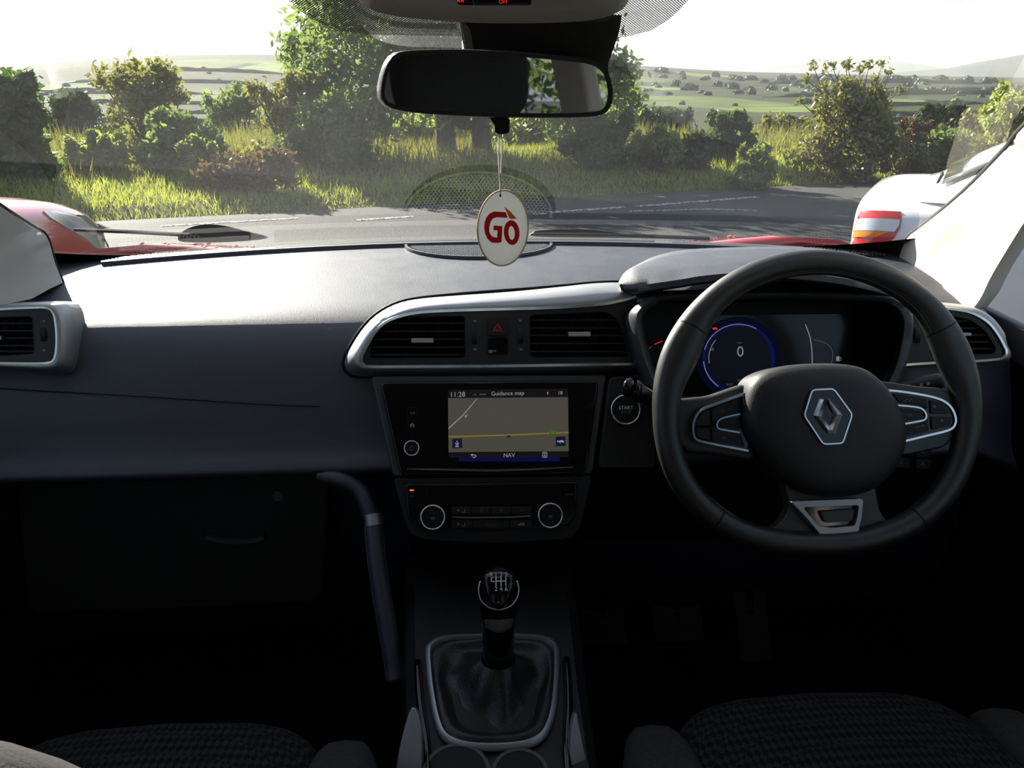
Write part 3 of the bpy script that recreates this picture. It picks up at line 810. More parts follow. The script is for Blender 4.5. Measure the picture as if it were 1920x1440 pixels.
for y in (602, 657): O('vent_mark', *prism(SL2.pts(rrect(80, y - 2, 86, y + 2, 1, 2), .003), SL2.n * .0005), M['printgrey'], pv, 0)
vent_knob(pv, SL2, -40, 2, 630, 638)

# driver side vent
SR = PL(atY(1800, 625, 1.13), (-.16, -.94, .22))
dv = E('side_air_vent', SR.pt(1800, 685), 'chrome-lined air vent at the driver end of the dashboard behind the wheel', 'air vent')
fi = crp([(1690, 581), (1752, 578), (1790, 580), (1822, 587), (1850, 603), (1868, 624), (1880, 645), (1886, 660), (1878, 671), (1850, 675), (1817, 677), (1750, 680), (1690, 684)], 5)
fo = [(x + (x - 1770) * .05 + 3, y + (6 if y > 640 else -9)) for x, y in fi]
a_, b_ = resample(SR.pts(fi, .006), 80), resample(SR.pts(fo, -.014), 80)
rings = [[p.lerp(q, k / 3) + SR.n * (.006 * math.sin(math.pi * k / 3)) for p, q in zip(a_, b_)] for k in range(4)]
rings.append([q - SR.n * .05 for q in b_])
O('silver_surround', *loft(rings, False, False), M['silver'], dv, 180, sol=.002)
O('chrome_line', *band(a_, RG_N, .0045, .0025), M['chrome'], dv, 50)
dvh = rounded([(1745, 592), (1790, 592), (1822, 600), (1848, 620), (1868, 652), (1864, 664), (1745, 668)], 7, 4)
O('face_plate', *plate(SR.pts(fi, .004), [SR.pts(dvh, .004)], SR.n * -.004), M['faceplate'], dv, 0)
SR2 = PL(SR.o + SR.n * .003, SR.n)
louvre(dv, SR2, dvh, (602, 615, 628, 641, 654), nv=3)
vent_knob(dv, SR2, 1790, 1822, 624, 630)
thumbwheel(dv, SR2, 1718, 628, 5, 17)

# ------------------------------------------------------------------ centre stack: touchscreen unit, climate panel
SP = PL((0, 1.100, 1.105), (0, -.894, .447))
stk = E('touchscreen_unit', SP.pt(930, 890), 'black centre stack with a lit navigation touchscreen showing a map', 'touchscreen')
so = rounded([(695, 704), (1139, 702), (1111, 890), (737, 894)], 10, 4)
si = rounded([(712, 716), (1124, 713), (1099, 889), (750, 892)], 14, 4)
O('side_frame', *prism(SP.pts(so, -.010), SP.n * -.05), M['greytrim'], stk, 30, .004)
O('glossy_fascia', *prism(SP.pts(si, .0), SP.n * -.02), M['piano'], stk, 30, .003)
scr = O('screen', *prism(SP.pts(rrect(836, 727, 1070, 869, 3), .0), SP.n * .0012), M['screenglass'], stk, 30)
q = .0014
def flat(name, pts, mt, par, off=q, P=SP, th=.0002):
    return O(name, *prism(P.pts(pts, off), P.n * th), mt, par, 0)
flat('status_bar', [(840, 731), (1065, 729), (1065, 744), (840, 746)], M['bar'], scr)
flat('map_area', [(840, 746.5), (1065, 744.5), (1066.5, 846), (841, 848)], M['map'], scr)
flat('menu_bar', [(842, 849), (1066, 847), (1066, 857), (842, 858)], M['bar'], scr)
flat('menu_glow', [(860, 858), (1050, 857), (1050, 865), (860, 865)], M['barblue'], scr)
flat('map_route', [(841, 817.5), (955, 814.5), (1066, 809.5), (1066, 812), (955, 817), (841, 820.5)], M['maproad'], scr, q + .0004)
flat('map_track', [(841, 802), (868, 777), (893, 748), (895, 748), (870, 778), (841, 805)], M['mapline'], scr, q + .0004)
flat('map_side_track', [(871, 781), (875, 777), (877, 778), (874, 783), (872, 783)], M['mapline'], scr, q + .0004)
flat('road_number_badge', [(1030, 807.5), (1042, 807), (1042, 815.5), (1030, 816)], M['mapgreen'], scr, q + .0007)
text('road_number', 'A6', SP.pt(1036, 811.5, q + .0010), SP.u, SP.v, .0030, M['maproad'], scr)
flat('position_arrow', [(954, 815.5), (959, 820.5), (954, 819.5), (948, 821)], M['mapnavy'], scr, q + .0007)
flat('guide_tile', [(848, 823), (866, 822), (867, 840), (848, 841)], M['mapnavy'], scr, q + .0007)
flat('traffic_tile', [(1042, 819), (1060, 818), (1060.5, 836), (1042, 837)], M['mapnavy'], scr, q + .0007)
for k, (yy, hw) in enumerate(((827, 1.5), (830.5, 3.5), (833.5, 2.5), (836.5, 3.5))):
    flat('guide_icon', [(857 - hw, yy), (857 + hw, yy), (857 + hw, yy + 1.8), (857 - hw, yy + 1.8)], M['disptext'], scr, q + .0011)
flat('traffic_icon', [(1044, 827), (1047, 825.5), (1047.5, 828.5), (1049, 826), (1054, 825), (1058, 827), (1056, 830.5), (1053, 828.5), (1050, 831), (1048, 829), (1045, 829)], M['disptext'], scr, q + .0011)
text('clock', '11:28', SP.pt(859, 739.5, q + .0006), SP.u, SP.v, 9.2 * SP.mm(859, 740), M['disptext'], scr)
text('screen_title', 'Guidance map', SP.pt(952, 738.5, q + .0006), SP.u, SP.v, 7.5 * SP.mm(952, 738), M['disptext'], scr)
text('outside_temperature', '18', SP.pt(1051, 736.5, q + .0006), SP.u, SP.v, 6.5 * SP.mm(952, 738), M['disptext'], scr)
text('menu_word', 'NAV', SP.pt(955, 853.5, q + .0006), SP.u, SP.v, 7.5 * SP.mm(952, 853), M['disptext'], scr)
flat('status_icon', [(888, 741), (891, 738), (894, 741), (892, 741), (891, 740), (890, 741)], M['disptextdim'], scr, q + .0006)
flat('status_icon', [(899, 738.8), (911, 738.6), (911, 740.2), (899, 740.4)], M['disptextdim'], scr, q + .0006)
flat('status_icon', [(1026, 735), (1028, 735), (1027.6, 739.5), (1026.6, 739.5)], M['disporange'], scr, q + .0006)
O('back_arrow', *band([SP.pt(x, y, q + .0006) for x, y in ((884, 853), (891, 853), (893, 855), (891, 857.5), (886, 857.5))], SP.n, .0011, .0002), M['disptext'], scr, 0)
flat('back_arrow', [(882, 853), (886, 850.3), (886, 855.7)], M['disptext'], scr, q + .0006)
O('list_icon', *band(SP.pts(rrect(1017.5, 848, 1025.5, 857.5, 1, 2), q + .0006), SP.n, .0008, .0002, True), M['disptext'], scr, 0)
for yy in (850.5, 852.8, 855.1): flat('list_icon', [(1019.5, yy - .5), (1023.5, yy - .5), (1023.5, yy + .5), (1019.5, yy + .5)], M['disptext'], scr, q + .0006)
# left buttons
bt = O('menu_buttons', *prism(SP.pts(rrect(764, 764, 783, 807, 6), .0), SP.n * .0010), M['screenglass'], stk, 30, .0004)
flat('audio_icon', [(768, 776), (771, 771), (773, 775), (776, 771), (779, 776)], M['printdim'], bt, .0012)
flat('home_icon', [(773, 792.5), (778, 797), (777, 797), (777, 801.5), (774.3, 801.5), (774.3, 798.5), (771.8, 798.5), (771.8, 801.5), (769, 801.5), (769, 797), (768, 797)], M['printgrey'], bt, .0012)
def knob(par, P, cx, cy, rpx, name, h, rim, icon=None, rough='dark'):
    mmv = P.mm(cx, cy); r = rpx * mmv; c = P.pt(cx, cy)
    rings = []
    for rr, hh in ((r * 1.02, 0), (r, h * .55), (r * .97, h * .85)):
        rings.append([p + P.n * hh for p in disc(c, P.u, P.v, rr, 48)])
    kb = O(name, *loft(rings), M[rough], par, 50)
    rings = []
    for k in range(9):
        a = 2 * math.pi * k / 8
        rings.append([p + P.n * (h * .88 + math.sin(a) * rim) for p in disc(c, P.u, P.v, r * .95 + math.cos(a) * rim, 48)])
    O('chrome_ring', *loft(rings, True, False), M['chrome'], kb, 180)
    O('knob_face', *prism([p + P.n * h * .80 for p in disc(c, P.u, P.v, r * .93, 40)], P.n * .0012), M['black'], kb, 30)
    return kb, c + P.n * (h * .80 + .0014)
pk, pc = knob(stk, SP, 772.5, 841, 14.2, 'volume_knob', .010, .0010)
O('power_icon', *band(disc(pc, SP.u, SP.v, .0026, 20)[1:], SP.n, .0006, .0002), M['printgrey'], pk, 0)
cs = [SP.pt(x, y, .001) for x, y in ((763, 879), (850, 881), (920, 882.5), (1000, 880), (1076, 875.5))]
O('chrome_strip', *band(resample(cs, 24), SP.n, [.0008 + .0028 * math.sin(math.pi * (k + .6) / 24.2) ** .5 for k in range(24)], .0022), M['chrome'], stk, 60)

clm = E('climate_panel', SP.pt(930, 1010), 'black climate control panel with two chrome-ringed dials below the touchscreen', 'control panel')
co = rounded([(737, 896), (1111, 892), (1090, 985), (1080, 1003), (1062, 1012), (930, 1020), (800, 1014), (775, 1006), (762, 990)], 10, 4)
O('surround', *prism(SP.pts(co, -.006), SP.n * -.05), M['dark'], clm, 30, .004)
cin = rounded([(760, 908), (1082, 903), (1080, 968), (1066, 985), (1000, 985), (965, 993), (930, 996), (885, 995), (850, 990), (785, 990), (764, 972)], 8, 4)
O('button_fascia', *prism(SP.pts(cin, -.002), SP.n * -.01), M['piano'], clm, 30, .002)
O('readout', *prism(SP.pts([(798, 910), (1048, 907), (1046, 944), (800, 948)], -.0016), SP.n * .001), M['screenglass'], clm, 30, .0006)
k1, c1 = knob(clm, SP, 812, 969.5, 23, 'temperature_dial', .016, .0014)
k2, c2 = knob(clm, SP, 1030, 966, 23, 'temperature_dial', .016, .0014)
for kk, cc in ((k1, c1), (k2, c2)):
    for j in range(3):
        c0 = cc + SP.v * (-.001 + .0012 * (j - 1)) ; O('heated_seat_icon', *band([c0 + SP.u * x + SP.v * (.0004 * math.sin(x * 2000)) for x in (-.0026, -.001, .001, .0026)], SP.n, .0006, .0001), M['printgrey'], kk, 0)
cs = [SP.pt(x, y, .003) for x, y in ((847, 969), (880, 970.5), (920, 970), (960, 969.5), (995, 967))]
O('chrome_strip', *band(resample(cs, 20), SP.n, [.0012 + .002 * math.sin(math.pi * (k + .6) / 20.2) ** .5 for k in range(20)], .0022), M['chrome'], clm, 60)
bxs = [(846, 883), (884, 920), (921, 958), (959, 996)]
for k, (a, b) in enumerate(bxs):
    O('climate_button', *prism(SP.pts(rrect(a, 950, b, 964, 2), -.001), SP.n * .0022), M['dark'], clm, 30, .0006)
for k, (a, b) in enumerate(((846, 886), (888, 954), (956, 996))):
    O('climate_button', *prism(SP.pts(rrect(a, 975, b, 990, 2), -.001), SP.n * .0022), M['dark'], clm, 30, .0006)
def ico(pts): flat('button_icon', pts, M['printgrey'], clm, .0016)
for yy in (957, 983):
    ico([(857, yy - 1), (860, yy - 3), (862, yy), (860, yy + 2), (858, yy + 2)])
    ico([(866, yy + 3), (870, yy + 2.5), (871, yy - 3), (872.5, yy - 3), (871.5, yy + 4), (866, yy + 4)])
for cx in (903, 939):
    for a in range(0, 360, 60):
        ca, sa = math.cos(R(a)) * 4, math.sin(R(a)) * 4
        ico([(cx, 957), (cx + ca - sa * .2, 957 + sa + ca * .2), (cx + ca, 957 + sa)])
text('button_lettering', 'A/C', SP.pt(979, 957, .0018), SP.u, SP.v, .0035, M['printdim'], clm)
text('button_lettering', 'AUTO', SP.pt(921, 983.5, .0018), SP.u, SP.v, .0035, M['printdim'], clm)
text('button_lettering', 'OFF', SP.pt(772, 931, .0018), SP.u, SP.v, .0032, M['printdim'], clm)
text('button_lettering', 'DUAL', SP.pt(1067, 927, .0018), SP.u, SP.v, .0032, M['printdim'], clm)
ico([(970, 985), (976, 980), (984, 980), (984, 985)])
O('lit_indicator', *prism(SP.pts(rrect(768, 918, 776, 920.6, 1, 2), .0), SP.n * .0006), M['disporange'], clm, 0)
# fascia between stack and console, with the open tray
O('stack_foot', *loft([[V((x, y, z)) for x, y, z in ((-w_, 1.06, .93), (w_, 1.06, .93), (w_, 1.08, .84), (-w_, 1.08, .84))] for w_ in (.115,)] + [[V((x, y, z)) for x, y, z in ((-.12, 1.20, .95), (.12, 1.20, .95), (.12, 1.20, .80), (-.12, 1.20, .80))]]), M['black'], dash, 30)

# ------------------------------------------------------------------ start button
TP = PL(atY(1172, 768, 1.075), (0, -.93, .36))
stb = E('start_button', TP.pt(1172, 800), 'round chrome-ringed engine start stop button beside the steering wheel', 'button')
O('mount_panel', *prism(TP.pts(rounded([(1142, 706), (1232, 700), (1232, 880), (1120, 880)], 14), -.004), TP.n * -.03), M['dark'], stb, 30, .004)
kb, kc = knob(stb, TP, 1172, 768, 28, 'push_button', .007, .0015)
text('start_lettering', 'START', kc + TP.v * .0028, TP.u, TP.v, .0048, M['white'], kb)
text('stop_lettering', 'STOP', kc - TP.v * .0035, TP.u, TP.v, .0040, M['printgrey'], kb)

# ------------------------------------------------------------------ instrument binnacle
cl = E('instrument_binnacle', (.385, 1.12, 1.02), 'hooded instrument binnacle with a lit digital speedometer behind the steering wheel', 'instrument panel')
# hood: lens-shaped cap
HT = [(1160, 528, 1.13), (1172, 510, 1.16), (1195, 496, 1.20), (1229, 480, 1.25), (1271, 470, 1.28), (1313, 466, 1.30), (1400, 463, 1.31), (1500, 463, 1.31), (1580, 472, 1.29), (1640, 488, 1.25), (1690, 510, 1.21), (1722, 535, 1.16), (1735, 552, 1.13)]
HM = [(1161, 530, 1.115), (1178, 521, 1.12), (1205, 513, 1.13), (1240, 506, 1.14), (1280, 500, 1.15), (1325, 495, 1.155), (1405, 490, 1.16), (1495, 491, 1.16), (1570, 500, 1.15), (1630, 514, 1.14), (1680, 532, 1.13), (1715, 548, 1.12), (1734, 556, 1.11)]
HF = [(1163, 534, 1.10), (1176, 539, 1.095), (1203, 537, 1.085), (1240, 532, 1.075), (1280, 526, 1.07), (1325, 519, 1.065), (1405, 513, 1.06), (1490, 514, 1.06), (1565, 522, 1.07), (1625, 534, 1.08), (1672, 546, 1.09), (1708, 556, 1.10), (1732, 560, 1.10)]
T3 = [cr([atY(*p) for p in l], 4) for l in (HT, HM, HF)]
rings = []
for hi_, (a, b, c) in enumerate(zip(*T3)):
    hk = min(1.0, .08 + hi_ / 7, .08 + (len(T3[0]) - 1 - hi_) / 7)
    ab = a.lerp(b, .5) + V((0, 0, .006)) * hk; bc = b.lerp(c, .55) + V((0, -.003, .008)) * hk; b = b + V((0, 0, .007)) * hk
    rings.append([a + V((0, .03, -.04)) * hk, a, ab, b, bc, c + V((0, 0, .002)), c + V((0, -.001, -.006)) * hk, c + V((0, .006, -.011)) * hk, c + V((0, .06, -.010)) * hk, a + V((0, 0, -.05)) * hk])
O('hood', *loft(rings), M['dash'], cl, 60)
CP = PL(atY(1450, 640, 1.155), (0, -.95, .31))
O('cluster_back', *prism(CP.pts(rounded([(1190, 570), (1700, 560), (1715, 740), (1210, 745)], 40, 6), -.004), CP.n * -.02), M['black'], cl, 30)
O('display', *prism(CP.pts(rounded([(1290, 592), (1640, 588), (1650, 738), (1280, 740)], 20, 5), .0), CP.n * .0012), M['screenglass'], cl, 30)
disp = bpy.data.objects['display']
BP = PL(atY(1450, 620, 1.075), (0, -.93, .37))
bo = crp([(1249, 551), (1215, 561), (1193, 576), (1184, 594), (1187, 625), (1197, 665), (1212, 705), (1235, 748), (1300, 765), (1450, 770), (1600, 765), (1660, 752), (1690, 705), (1705, 660), (1712, 610), (1706, 580), (1685, 562), (1640, 552), (1450, 546)], 4, True)
bi = crp([(1256, 560), (1225, 570), (1207, 582), (1200, 597), (1203, 625), (1212, 665), (1226, 703), (1246, 738), (1305, 752), (1450, 757), (1595, 752), (1648, 740), (1676, 700), (1690, 655), (1697, 612), (1692, 588), (1676, 572), (1636, 562), (1450, 556)], 4, True)
bo3, bi3 = BP.pts(bo, 0), BP.pts(bi, .004)
bb3 = CP.pts([(1450 + (x - 1450) * .97, 650 + (y - 650) * .93) for x, y in bi], .0)
rings = [[p - BP.n * .04 for p in bo3], bo3, [a.lerp(b, .5) + BP.n * .005 for a, b in zip(bo3, bi3)], bi3, bb3]
O('bezel', *loft(rings, True, False), M['greytrim'], cl, 70, sol=.0015)
def arc(P, cx, cy, rx, ry, a0, a1, off, n=24):
    return [P.pt(cx + rx * math.cos(R(a0 + (a1 - a0) * k / n)), cy - ry * math.sin(R(a0 + (a1 - a0) * k / n)), off) for k in range(n + 1)]
def ringflat(name, cx, cy, r0, r1, mt, off):
    a = [CP.pt(cx + r1 * math.cos(t), cy + r1 * math.sin(t) * .98, off) for t in [2 * math.pi * k / 48 for k in range(48)]]
    b = [CP.pt(cx + r0 * math.cos(t), cy + r0 * math.sin(t) * .98, off) for t in [2 * math.pi * k / 48 for k in range(48)]]
    vs = a + b; fs = [(i, (i + 1) % 48, 48 + (i + 1) % 48, 48 + i) for i in range(48)]
    return O(name, vs, fs, mt, disp, 0)
O('speedometer_dial', *prism([CP.pt(1385 + 62 * math.cos(t), 672 + 60 * math.sin(t), .0016) for t in [2 * math.pi * k / 40 for k in range(40)]], CP.n * .0002), M['dispdark'], disp, 0)
ringflat('blue_ring', 1385, 672, 62, 68, M['dispblue'], .0020)
ringflat('blue_halo', 1385, 672, 68, 80, M['dispbluedeep'], .0018)
O('dial_arc', *band(arc(CP, 1385, 672, 66, 64, 60, 165, .0022), CP.n, .0010, .0002), M['gauge'], disp, 0)
O('dial_arc', *band(arc(CP, 1385, 672, 66, 64, 185, 235, .0022), CP.n, .0012, .0002), M['gauge'], disp, 0)
O('dial_scale', *band(arc(CP, 1385, 672, 56, 54, 140, 190, .0022), CP.n, .0010, .0002), M['gauge'], disp, 0)
text('speed_digit', '0', CP.pt(1388, 659, .0022), CP.u, CP.v, 19 * CP.mm(1388, 659), M['gauge'], disp)
text('speed_unit', 'mph', CP.pt(1387, 643, .0022), CP.u, CP.v, 3.5 * CP.mm(1388, 659), M['disptextdim'], disp)
text('dial_number', '10', CP.pt(1335, 655, .0024), CP.u, CP.v, 5 * CP.mm(1388, 659), M['gauge'], disp)
text('mode_lettering', 'Average', CP.pt(1392, 713, .0024), CP.u, CP.v, 4 * CP.mm(1388, 659), M['disptextdim'], disp)
text('trip_lettering', '8.027', CP.pt(1368, 721, .0024), CP.u, CP.v, 3.6 * CP.mm(1388, 659), M['disptextdim'], disp)
O('warning_light', *prism(CP.pts(rrect(1336, 614, 1345, 618, 1.5, 2), .0018), CP.n * .0002), M['dispred'], disp, 0)
O('gauge_arc', *band([CP.pt(x, y, .0022) for x, y in crp([(1510, 608), (1518, 630), (1522, 655), (1523, 690)], 5)], CP.n, .0016, .0003), M['gauge'], disp, 0)
O('gauge_arc', *band([CP.pt(x, y, .0022) for x, y in crp([(1526, 637), (1545, 642), (1557, 651), (1561, 665), (1558, 690)], 5)], CP.n, .0009, .0002), M['disptextdim'], disp, 0)
O('gauge_arc', *band([CP.pt(x, y, .0022) for x, y in crp([(1222, 649), (1216, 657), (1217, 670), (1225, 695)], 5)], CP.n, .0009, .0002), M['disptextdim'], cl, 0)
O('gauge_needle', *band([CP.pt(x, y, .0022) for x, y in ((1227, 646), (1233, 643), (1242, 640))], CP.n, .0012, .0003), M['dispred'], cl, 0)
fu = [(1568, 668), (1574, 668), (1574, 677), (1568, 677)]
O('fuel_icon', *prism(CP.pts(fu, .0022), CP.n * .0002), M['gauge'], disp, 0)
O('fuel_icon', *band(CP.pts([(1574.5, 670), (1577, 671), (1577, 676), (1575, 676)], .0022), CP.n, .0006, .0002), M['gauge'], disp, 0)

# ------------------------------------------------------------------ steering wheel
WP = PL(atY(1531, 757, .885), (0, -.92, .39))
wh = E('steering_wheel', WP.pt(1531, 1045), 'black leather steering wheel with chrome-trimmed spokes and diamond badge', 'steering wheel')
def rim_at(th):
    c, s = math.cos(th), math.sin(th)
    if s >= 0:
        x, y = 284 * c, 265 * s
    else:
        e = 2.35
        k = (abs(c) ** e + abs(s) ** e) ** (-1 / e)
        x, y = 284 * c * k, 264 * s * k
    deg = math.degrees(th) % 360
    g = 0
    for c0 in (22, 158): g += math.exp(-((deg - c0) / 17.0) ** 2)
    r = 23.5 + 11 * g
    ln = math.hypot(x, y); f = (ln - 10 * g) / ln
    return (1531 + x * f, 757 - y * f), r
NR = 120; rings = []; mmw = WP.mm(1531, 757)
def rim_ring(th, k=1.0, nseg=16):
    p, r = rim_at(th); q, _ = rim_at(th + .01)
    c = WP.pt(*p, 0.0); t = (WP.pt(*q, 0.0) - c).normalized(); s = t.cross(WP.n).normalized()
    rr = r * mmw * k; hh = .0148 * k
    return [c + s * rr * math.cos(2 * math.pi * j / nseg) + WP.n * hh * math.sin(2 * math.pi * j / nseg) for j in range(nseg)]
rim = O('rim', *loft([rim_ring(2 * math.pi * i / NR) for i in range(NR)], loop=True), M['leather'], wh, 180)
for dg2 in (33, 147, 231, 309):
    th = R(dg2)
    rr = [rim_ring(th + d, 1.012) for d in (-.006, 0, .006)]
    O('rim_seam', *loft(rr, True, False), M['black'], rim, 180)
# stitched seam round the inner face of the rim
def rim_pt(th, ph, k=1.0):
    p, r = rim_at(th); q, _ = rim_at(th + .01)
    c = WP.pt(*p, 0.0); t = (WP.pt(*q, 0.0) - c).normalized(); s_ = t.cross(WP.n).normalized()
    if s_.dot(c - WP.pt(1531, 757)) < 0: s_ = -s_
    return c + s_ * r * mmw * k * math.cos(ph) + WP.n * .0148 * k * math.sin(ph)
O('rim_seam', *tube([rim_pt(R(34 + 112 * i / 60), R(150), 1.0) for i in range(61)], .0006, 5), M['stitch'], rim, 180)
st = []
for i in range(110):
    th = R(36 + 108 * i / 109); a, b = rim_pt(th, R(138), 1.01), rim_pt(th + .011, R(138), 1.01)
    e1 = (b - a).normalized(); st.append(box((a + b) / 2, ((b - a).length * .7, .0006, .0006), Matrix((e1, WP.n, e1.cross(WP.n))).transposed()))
O('rim_stitching', *join(*st), M['printdim'], rim, 0)
# spokes
def spoke(pts, off, th, name='spoke', m_='leather', bv=.006, r=14):
    return O(name, *prism(WP.pts(rounded(pts, r, 4), off), WP.n * -th), M[m_], wh, 40, bv, 3)
lsp = spoke([(1268, 748), (1330, 742), (1400, 718), (1430, 800), (1415, 866), (1330, 852), (1286, 850), (1256, 812)], -.002, .022)
rsp = spoke([(1640, 712), (1720, 724), (1770, 728), (1806, 745), (1806, 800), (1775, 838), (1690, 856), (1650, 800)], -.002, .022)
bsp = spoke([(1470, 905), (1640, 905), (1650, 960), (1690, 1012), (1600, 1034), (1480, 1034), (1415, 1005), (1462, 985), (1482, 955)], -.004, .020)
# airbag cover
ao = crp([(1387, 784), (1391, 745), (1402, 715), (1425, 698), (1470, 686), (1542, 682), (1597, 687), (1630, 704), (1660, 735), (1680, 772), (1690, 808), (1684, 850), (1662, 888), (1628, 917), (1585, 930), (1542, 932), (1498, 922), (1455, 893), (1421, 855), (1396, 818)], 4, True)
ac = WP.pt(1538, 806, 0)
ap = WP.pts(ao, 0)
O('airbag_cover', *dome(ap, ac, WP.n, [(1.0, -.030), (1.0, .006), (.985, .014), (.95, .020), (.86, .0255), (.7, .029), (.45, .031), (.2, .0315)]), M['airbag'], wh, 70)
# badge
bh = rounded([(1522, 731), (1562, 729), (1597, 777), (1579, 831), (1543, 833), (1507, 779)], 7, 4)
BO = .0335
bdg = O('badge', *prism(WP.pts(bh, BO), WP.n * -.006), M['piano'], wh, 30, .0006)
O('badge_rim', *band(WP.pts(bh, BO - .0006), WP.n, .0022, .0018, True), M['chrome'], bdg, 60)
# diamond emblem: folded bevelled loop
eo = [(1536, 747.3), (1553, 747.0), (1579.5, 777), (1567, 812.5), (1551, 813), (1524.5, 779)]
ei = [(1551.5, 751), (1553.5, 751.5), (1563.5, 779), (1555, 798), (1554.5, 797.5), (1541, 782)]
er = [(1545, 749), (1552.5, 748.5), (1571.5, 777.5), (1561, 806), (1553, 806.5), (1533, 780)]
eo3, er3, ei3 = WP.pts(eo, BO + .0005), WP.pts(er, BO + .0062), WP.pts(ei, BO + .0005)
O('emblem', *loft([eo3, er3, ei3], True, False), M['emblem'], bdg, 0)
# switch pods
def pod(parent, outline, inner, labels):
    pd = O('switch_pod', *prism(WP.pts(rounded(outline, 10, 4), .004), WP.n * -.012), M['piano'], parent, 30, .002)
    return pd
lp = pod(lsp, [(1398, 738), (1315, 768), (1299, 800), (1303, 824), (1404, 846), (1412, 790)], None, None)
O('chrome_edge', *band(WP.pts(crp([(1396, 738), (1355, 753), (1315, 769), (1302, 786), (1299, 804), (1304, 823), (1330, 831), (1365, 838), (1402, 845)], 5), .004), WP.n, .0034, .0026), M['chrome'], lp, 60)
O('chrome_inner', *band(WP.pts(crp([(1388, 776), (1365, 781), (1350, 786), (1344, 794), (1346, 803), (1362, 807), (1386, 811)], 4), .0045), WP.n, .0024, .002), M['chrome'], lp, 60)
for pts in ([(1304, 798), (1306, 790), (1318, 772), (1330, 767), (1330, 798)], [(1304, 803), (1330, 803), (1330, 826), (1308, 820)], [(1334, 766), (1384, 748), (1386, 774), (1349, 783), (1341, 792), (1334, 792)], [(1334, 800), (1341, 802), (1348, 808), (1388, 814), (1396, 838), (1334, 826)], [(1349, 789), (1388, 781), (1388, 807), (1349, 801)]):
    O('switch', *prism(WP.pts(rounded(pts, 3, 2), .0042), WP.n * .0022), M['dark'], lp, 30, .0006)
text('switch_lettering', 'R', WP.pt(1355, 771, .0066), WP.u, WP.v, .0034, M['printdim'], lp)
text('switch_lettering', 'O', WP.pt(1357, 821, .0066), WP.u, WP.v, .0034, M['printgrey'], lp)
rp = pod(rsp, [(1650, 728), (1752, 744), (1784, 766), (1791, 789), (1782, 806), (1684, 830), (1670, 780)], None, None)
O('chrome_edge', *band(WP.pts(crp([(1654, 731), (1700, 736), (1752, 746), (1777, 759), (1789, 780), (1788, 797), (1775, 807), (1735, 817), (1686, 829)], 5), .004), WP.n, .0034, .0026), M['chrome'], rp, 60)
O('chrome_inner', *band(WP.pts(crp([(1680, 760), (1705, 762), (1726, 766), (1735, 777), (1732, 787), (1715, 791), (1688, 796)], 4), .0045), WP.n, .0024, .002), M['chrome'], rp, 60)
for pts in ([(1672, 738), (1736, 748), (1738, 768), (1728, 761), (1686, 755)], [(1686, 765), (1722, 769), (1731, 778), (1724, 786), (1690, 791)], [(1692, 800), (1728, 794), (1738, 784), (1740, 808), (1692, 820)], [(1742, 750), (1760, 754), (1776, 768), (1780, 776), (1744, 776)], [(1744, 781), (1784, 781), (1780, 798), (1746, 806)]):
    O('switch', *prism(WP.pts(rounded(pts, 3, 2), .0042), WP.n * .0022), M['dark'], rp, 30, .0006)
text('switch_lettering', 'OK', WP.pt(1706, 778, .0066), WP.u, WP.v, .0034, M['printgrey'], rp)
for cx, cy in ((1752, 762), (1766, 788)):
    O('switch_mark', *prism(WP.pts([(cx - 3, cy + 2), (cx, cy - 3), (cx + 3, cy + 2)], .0066), WP.n * .0002), M['printgrey'], rp, 0)
for x0, y0 in ((1676, 747), (1700, 750), (1708, 750), (1722, 801), (1730, 799)):
    O('switch_mark', *band(WP.pts([(x0 - 3, y0 + 2), (x0, y0 - 2), (x0 + 3, y0)], .0066), WP.n, .0008, .0002), M['printgrey'], rp, 0)
# lower spoke trim
vo = rounded([(1483, 940), (1619, 935), (1616, 968), (1609, 1000), (1599, 1012), (1556, 1013), (1540, 1004), (1510, 968)], 7, 3)
vi = rounded([(1506, 951), (1611, 947), (1608, 968), (1603, 986), (1560, 990), (1534, 986), (1514, 962)], 5, 3)
O('silver_trim', *plate(WP.pts(vo, .0065), [WP.pts(vi, .0065)], WP.n * -.012), M['silver'], bsp, 0, .0012)
O('trim_recess', *prism(WP.pts(vi, -.002), WP.n * -.003), M['piano'], bsp, 0)
O('trim_bar', *prism(WP.pts(rounded([(1535, 958), (1600, 954), (1596, 976), (1545, 980)], 5, 3), -.001), WP.n * .004), M['greytrim'], bsp, 30, .0015)
# hub shroud and column
O('column_shroud', *loft([[WP.pt(1535, 820, o_) + WP.u * a * s_ + WP.v * b * s_ for a, b in [(.075 * math.cos(t), .065 * math.sin(t)) for t in [2 * math.pi * k / 24 for k in range(24)]]] for o_, s_ in ((-.024, 1), (-.05, .9), (-.20, .85))]), M['black'], wh, 60)

# stalks
ls = E('column_stalk', atY(1200, 750, .98), 'black column stalk with a bright round tip left of the steering wheel', 'control stalk')
pth = [atY(1185, 727, .955), atY(1205, 738, .955), atY(1235, 752, .965), atY(1300, 780, .99), atY(1420, 815, 1.02)]
O('lever', *tube(cr(pth, 5), [.011, .0125, .013, .013, .0128, .0126, .0125, .0124, .0122, .012, .012, .0115, .011, .011, .011, .0105, .010, .010, .010, .010, .010], 14), M['piano'], ls, 180)
tp = atY(1183, 726, .953)
O('tip', *dome(disc(tp, V((0, -.5, .86)).normalized(), V((.3, .8, .4)).normalized(), .0125, 20), tp, V((-.9, -.35, .25)).normalized(), [(1, -.004), (1, .004), (.85, .009), (.5, .012), (.2, .0126)]), M['piano'], ls, 180)
rs = E('column_stalk', atY(1740, 730, .98), 'ridged black wiper stalk behind the right steering wheel spoke', 'control stalk')
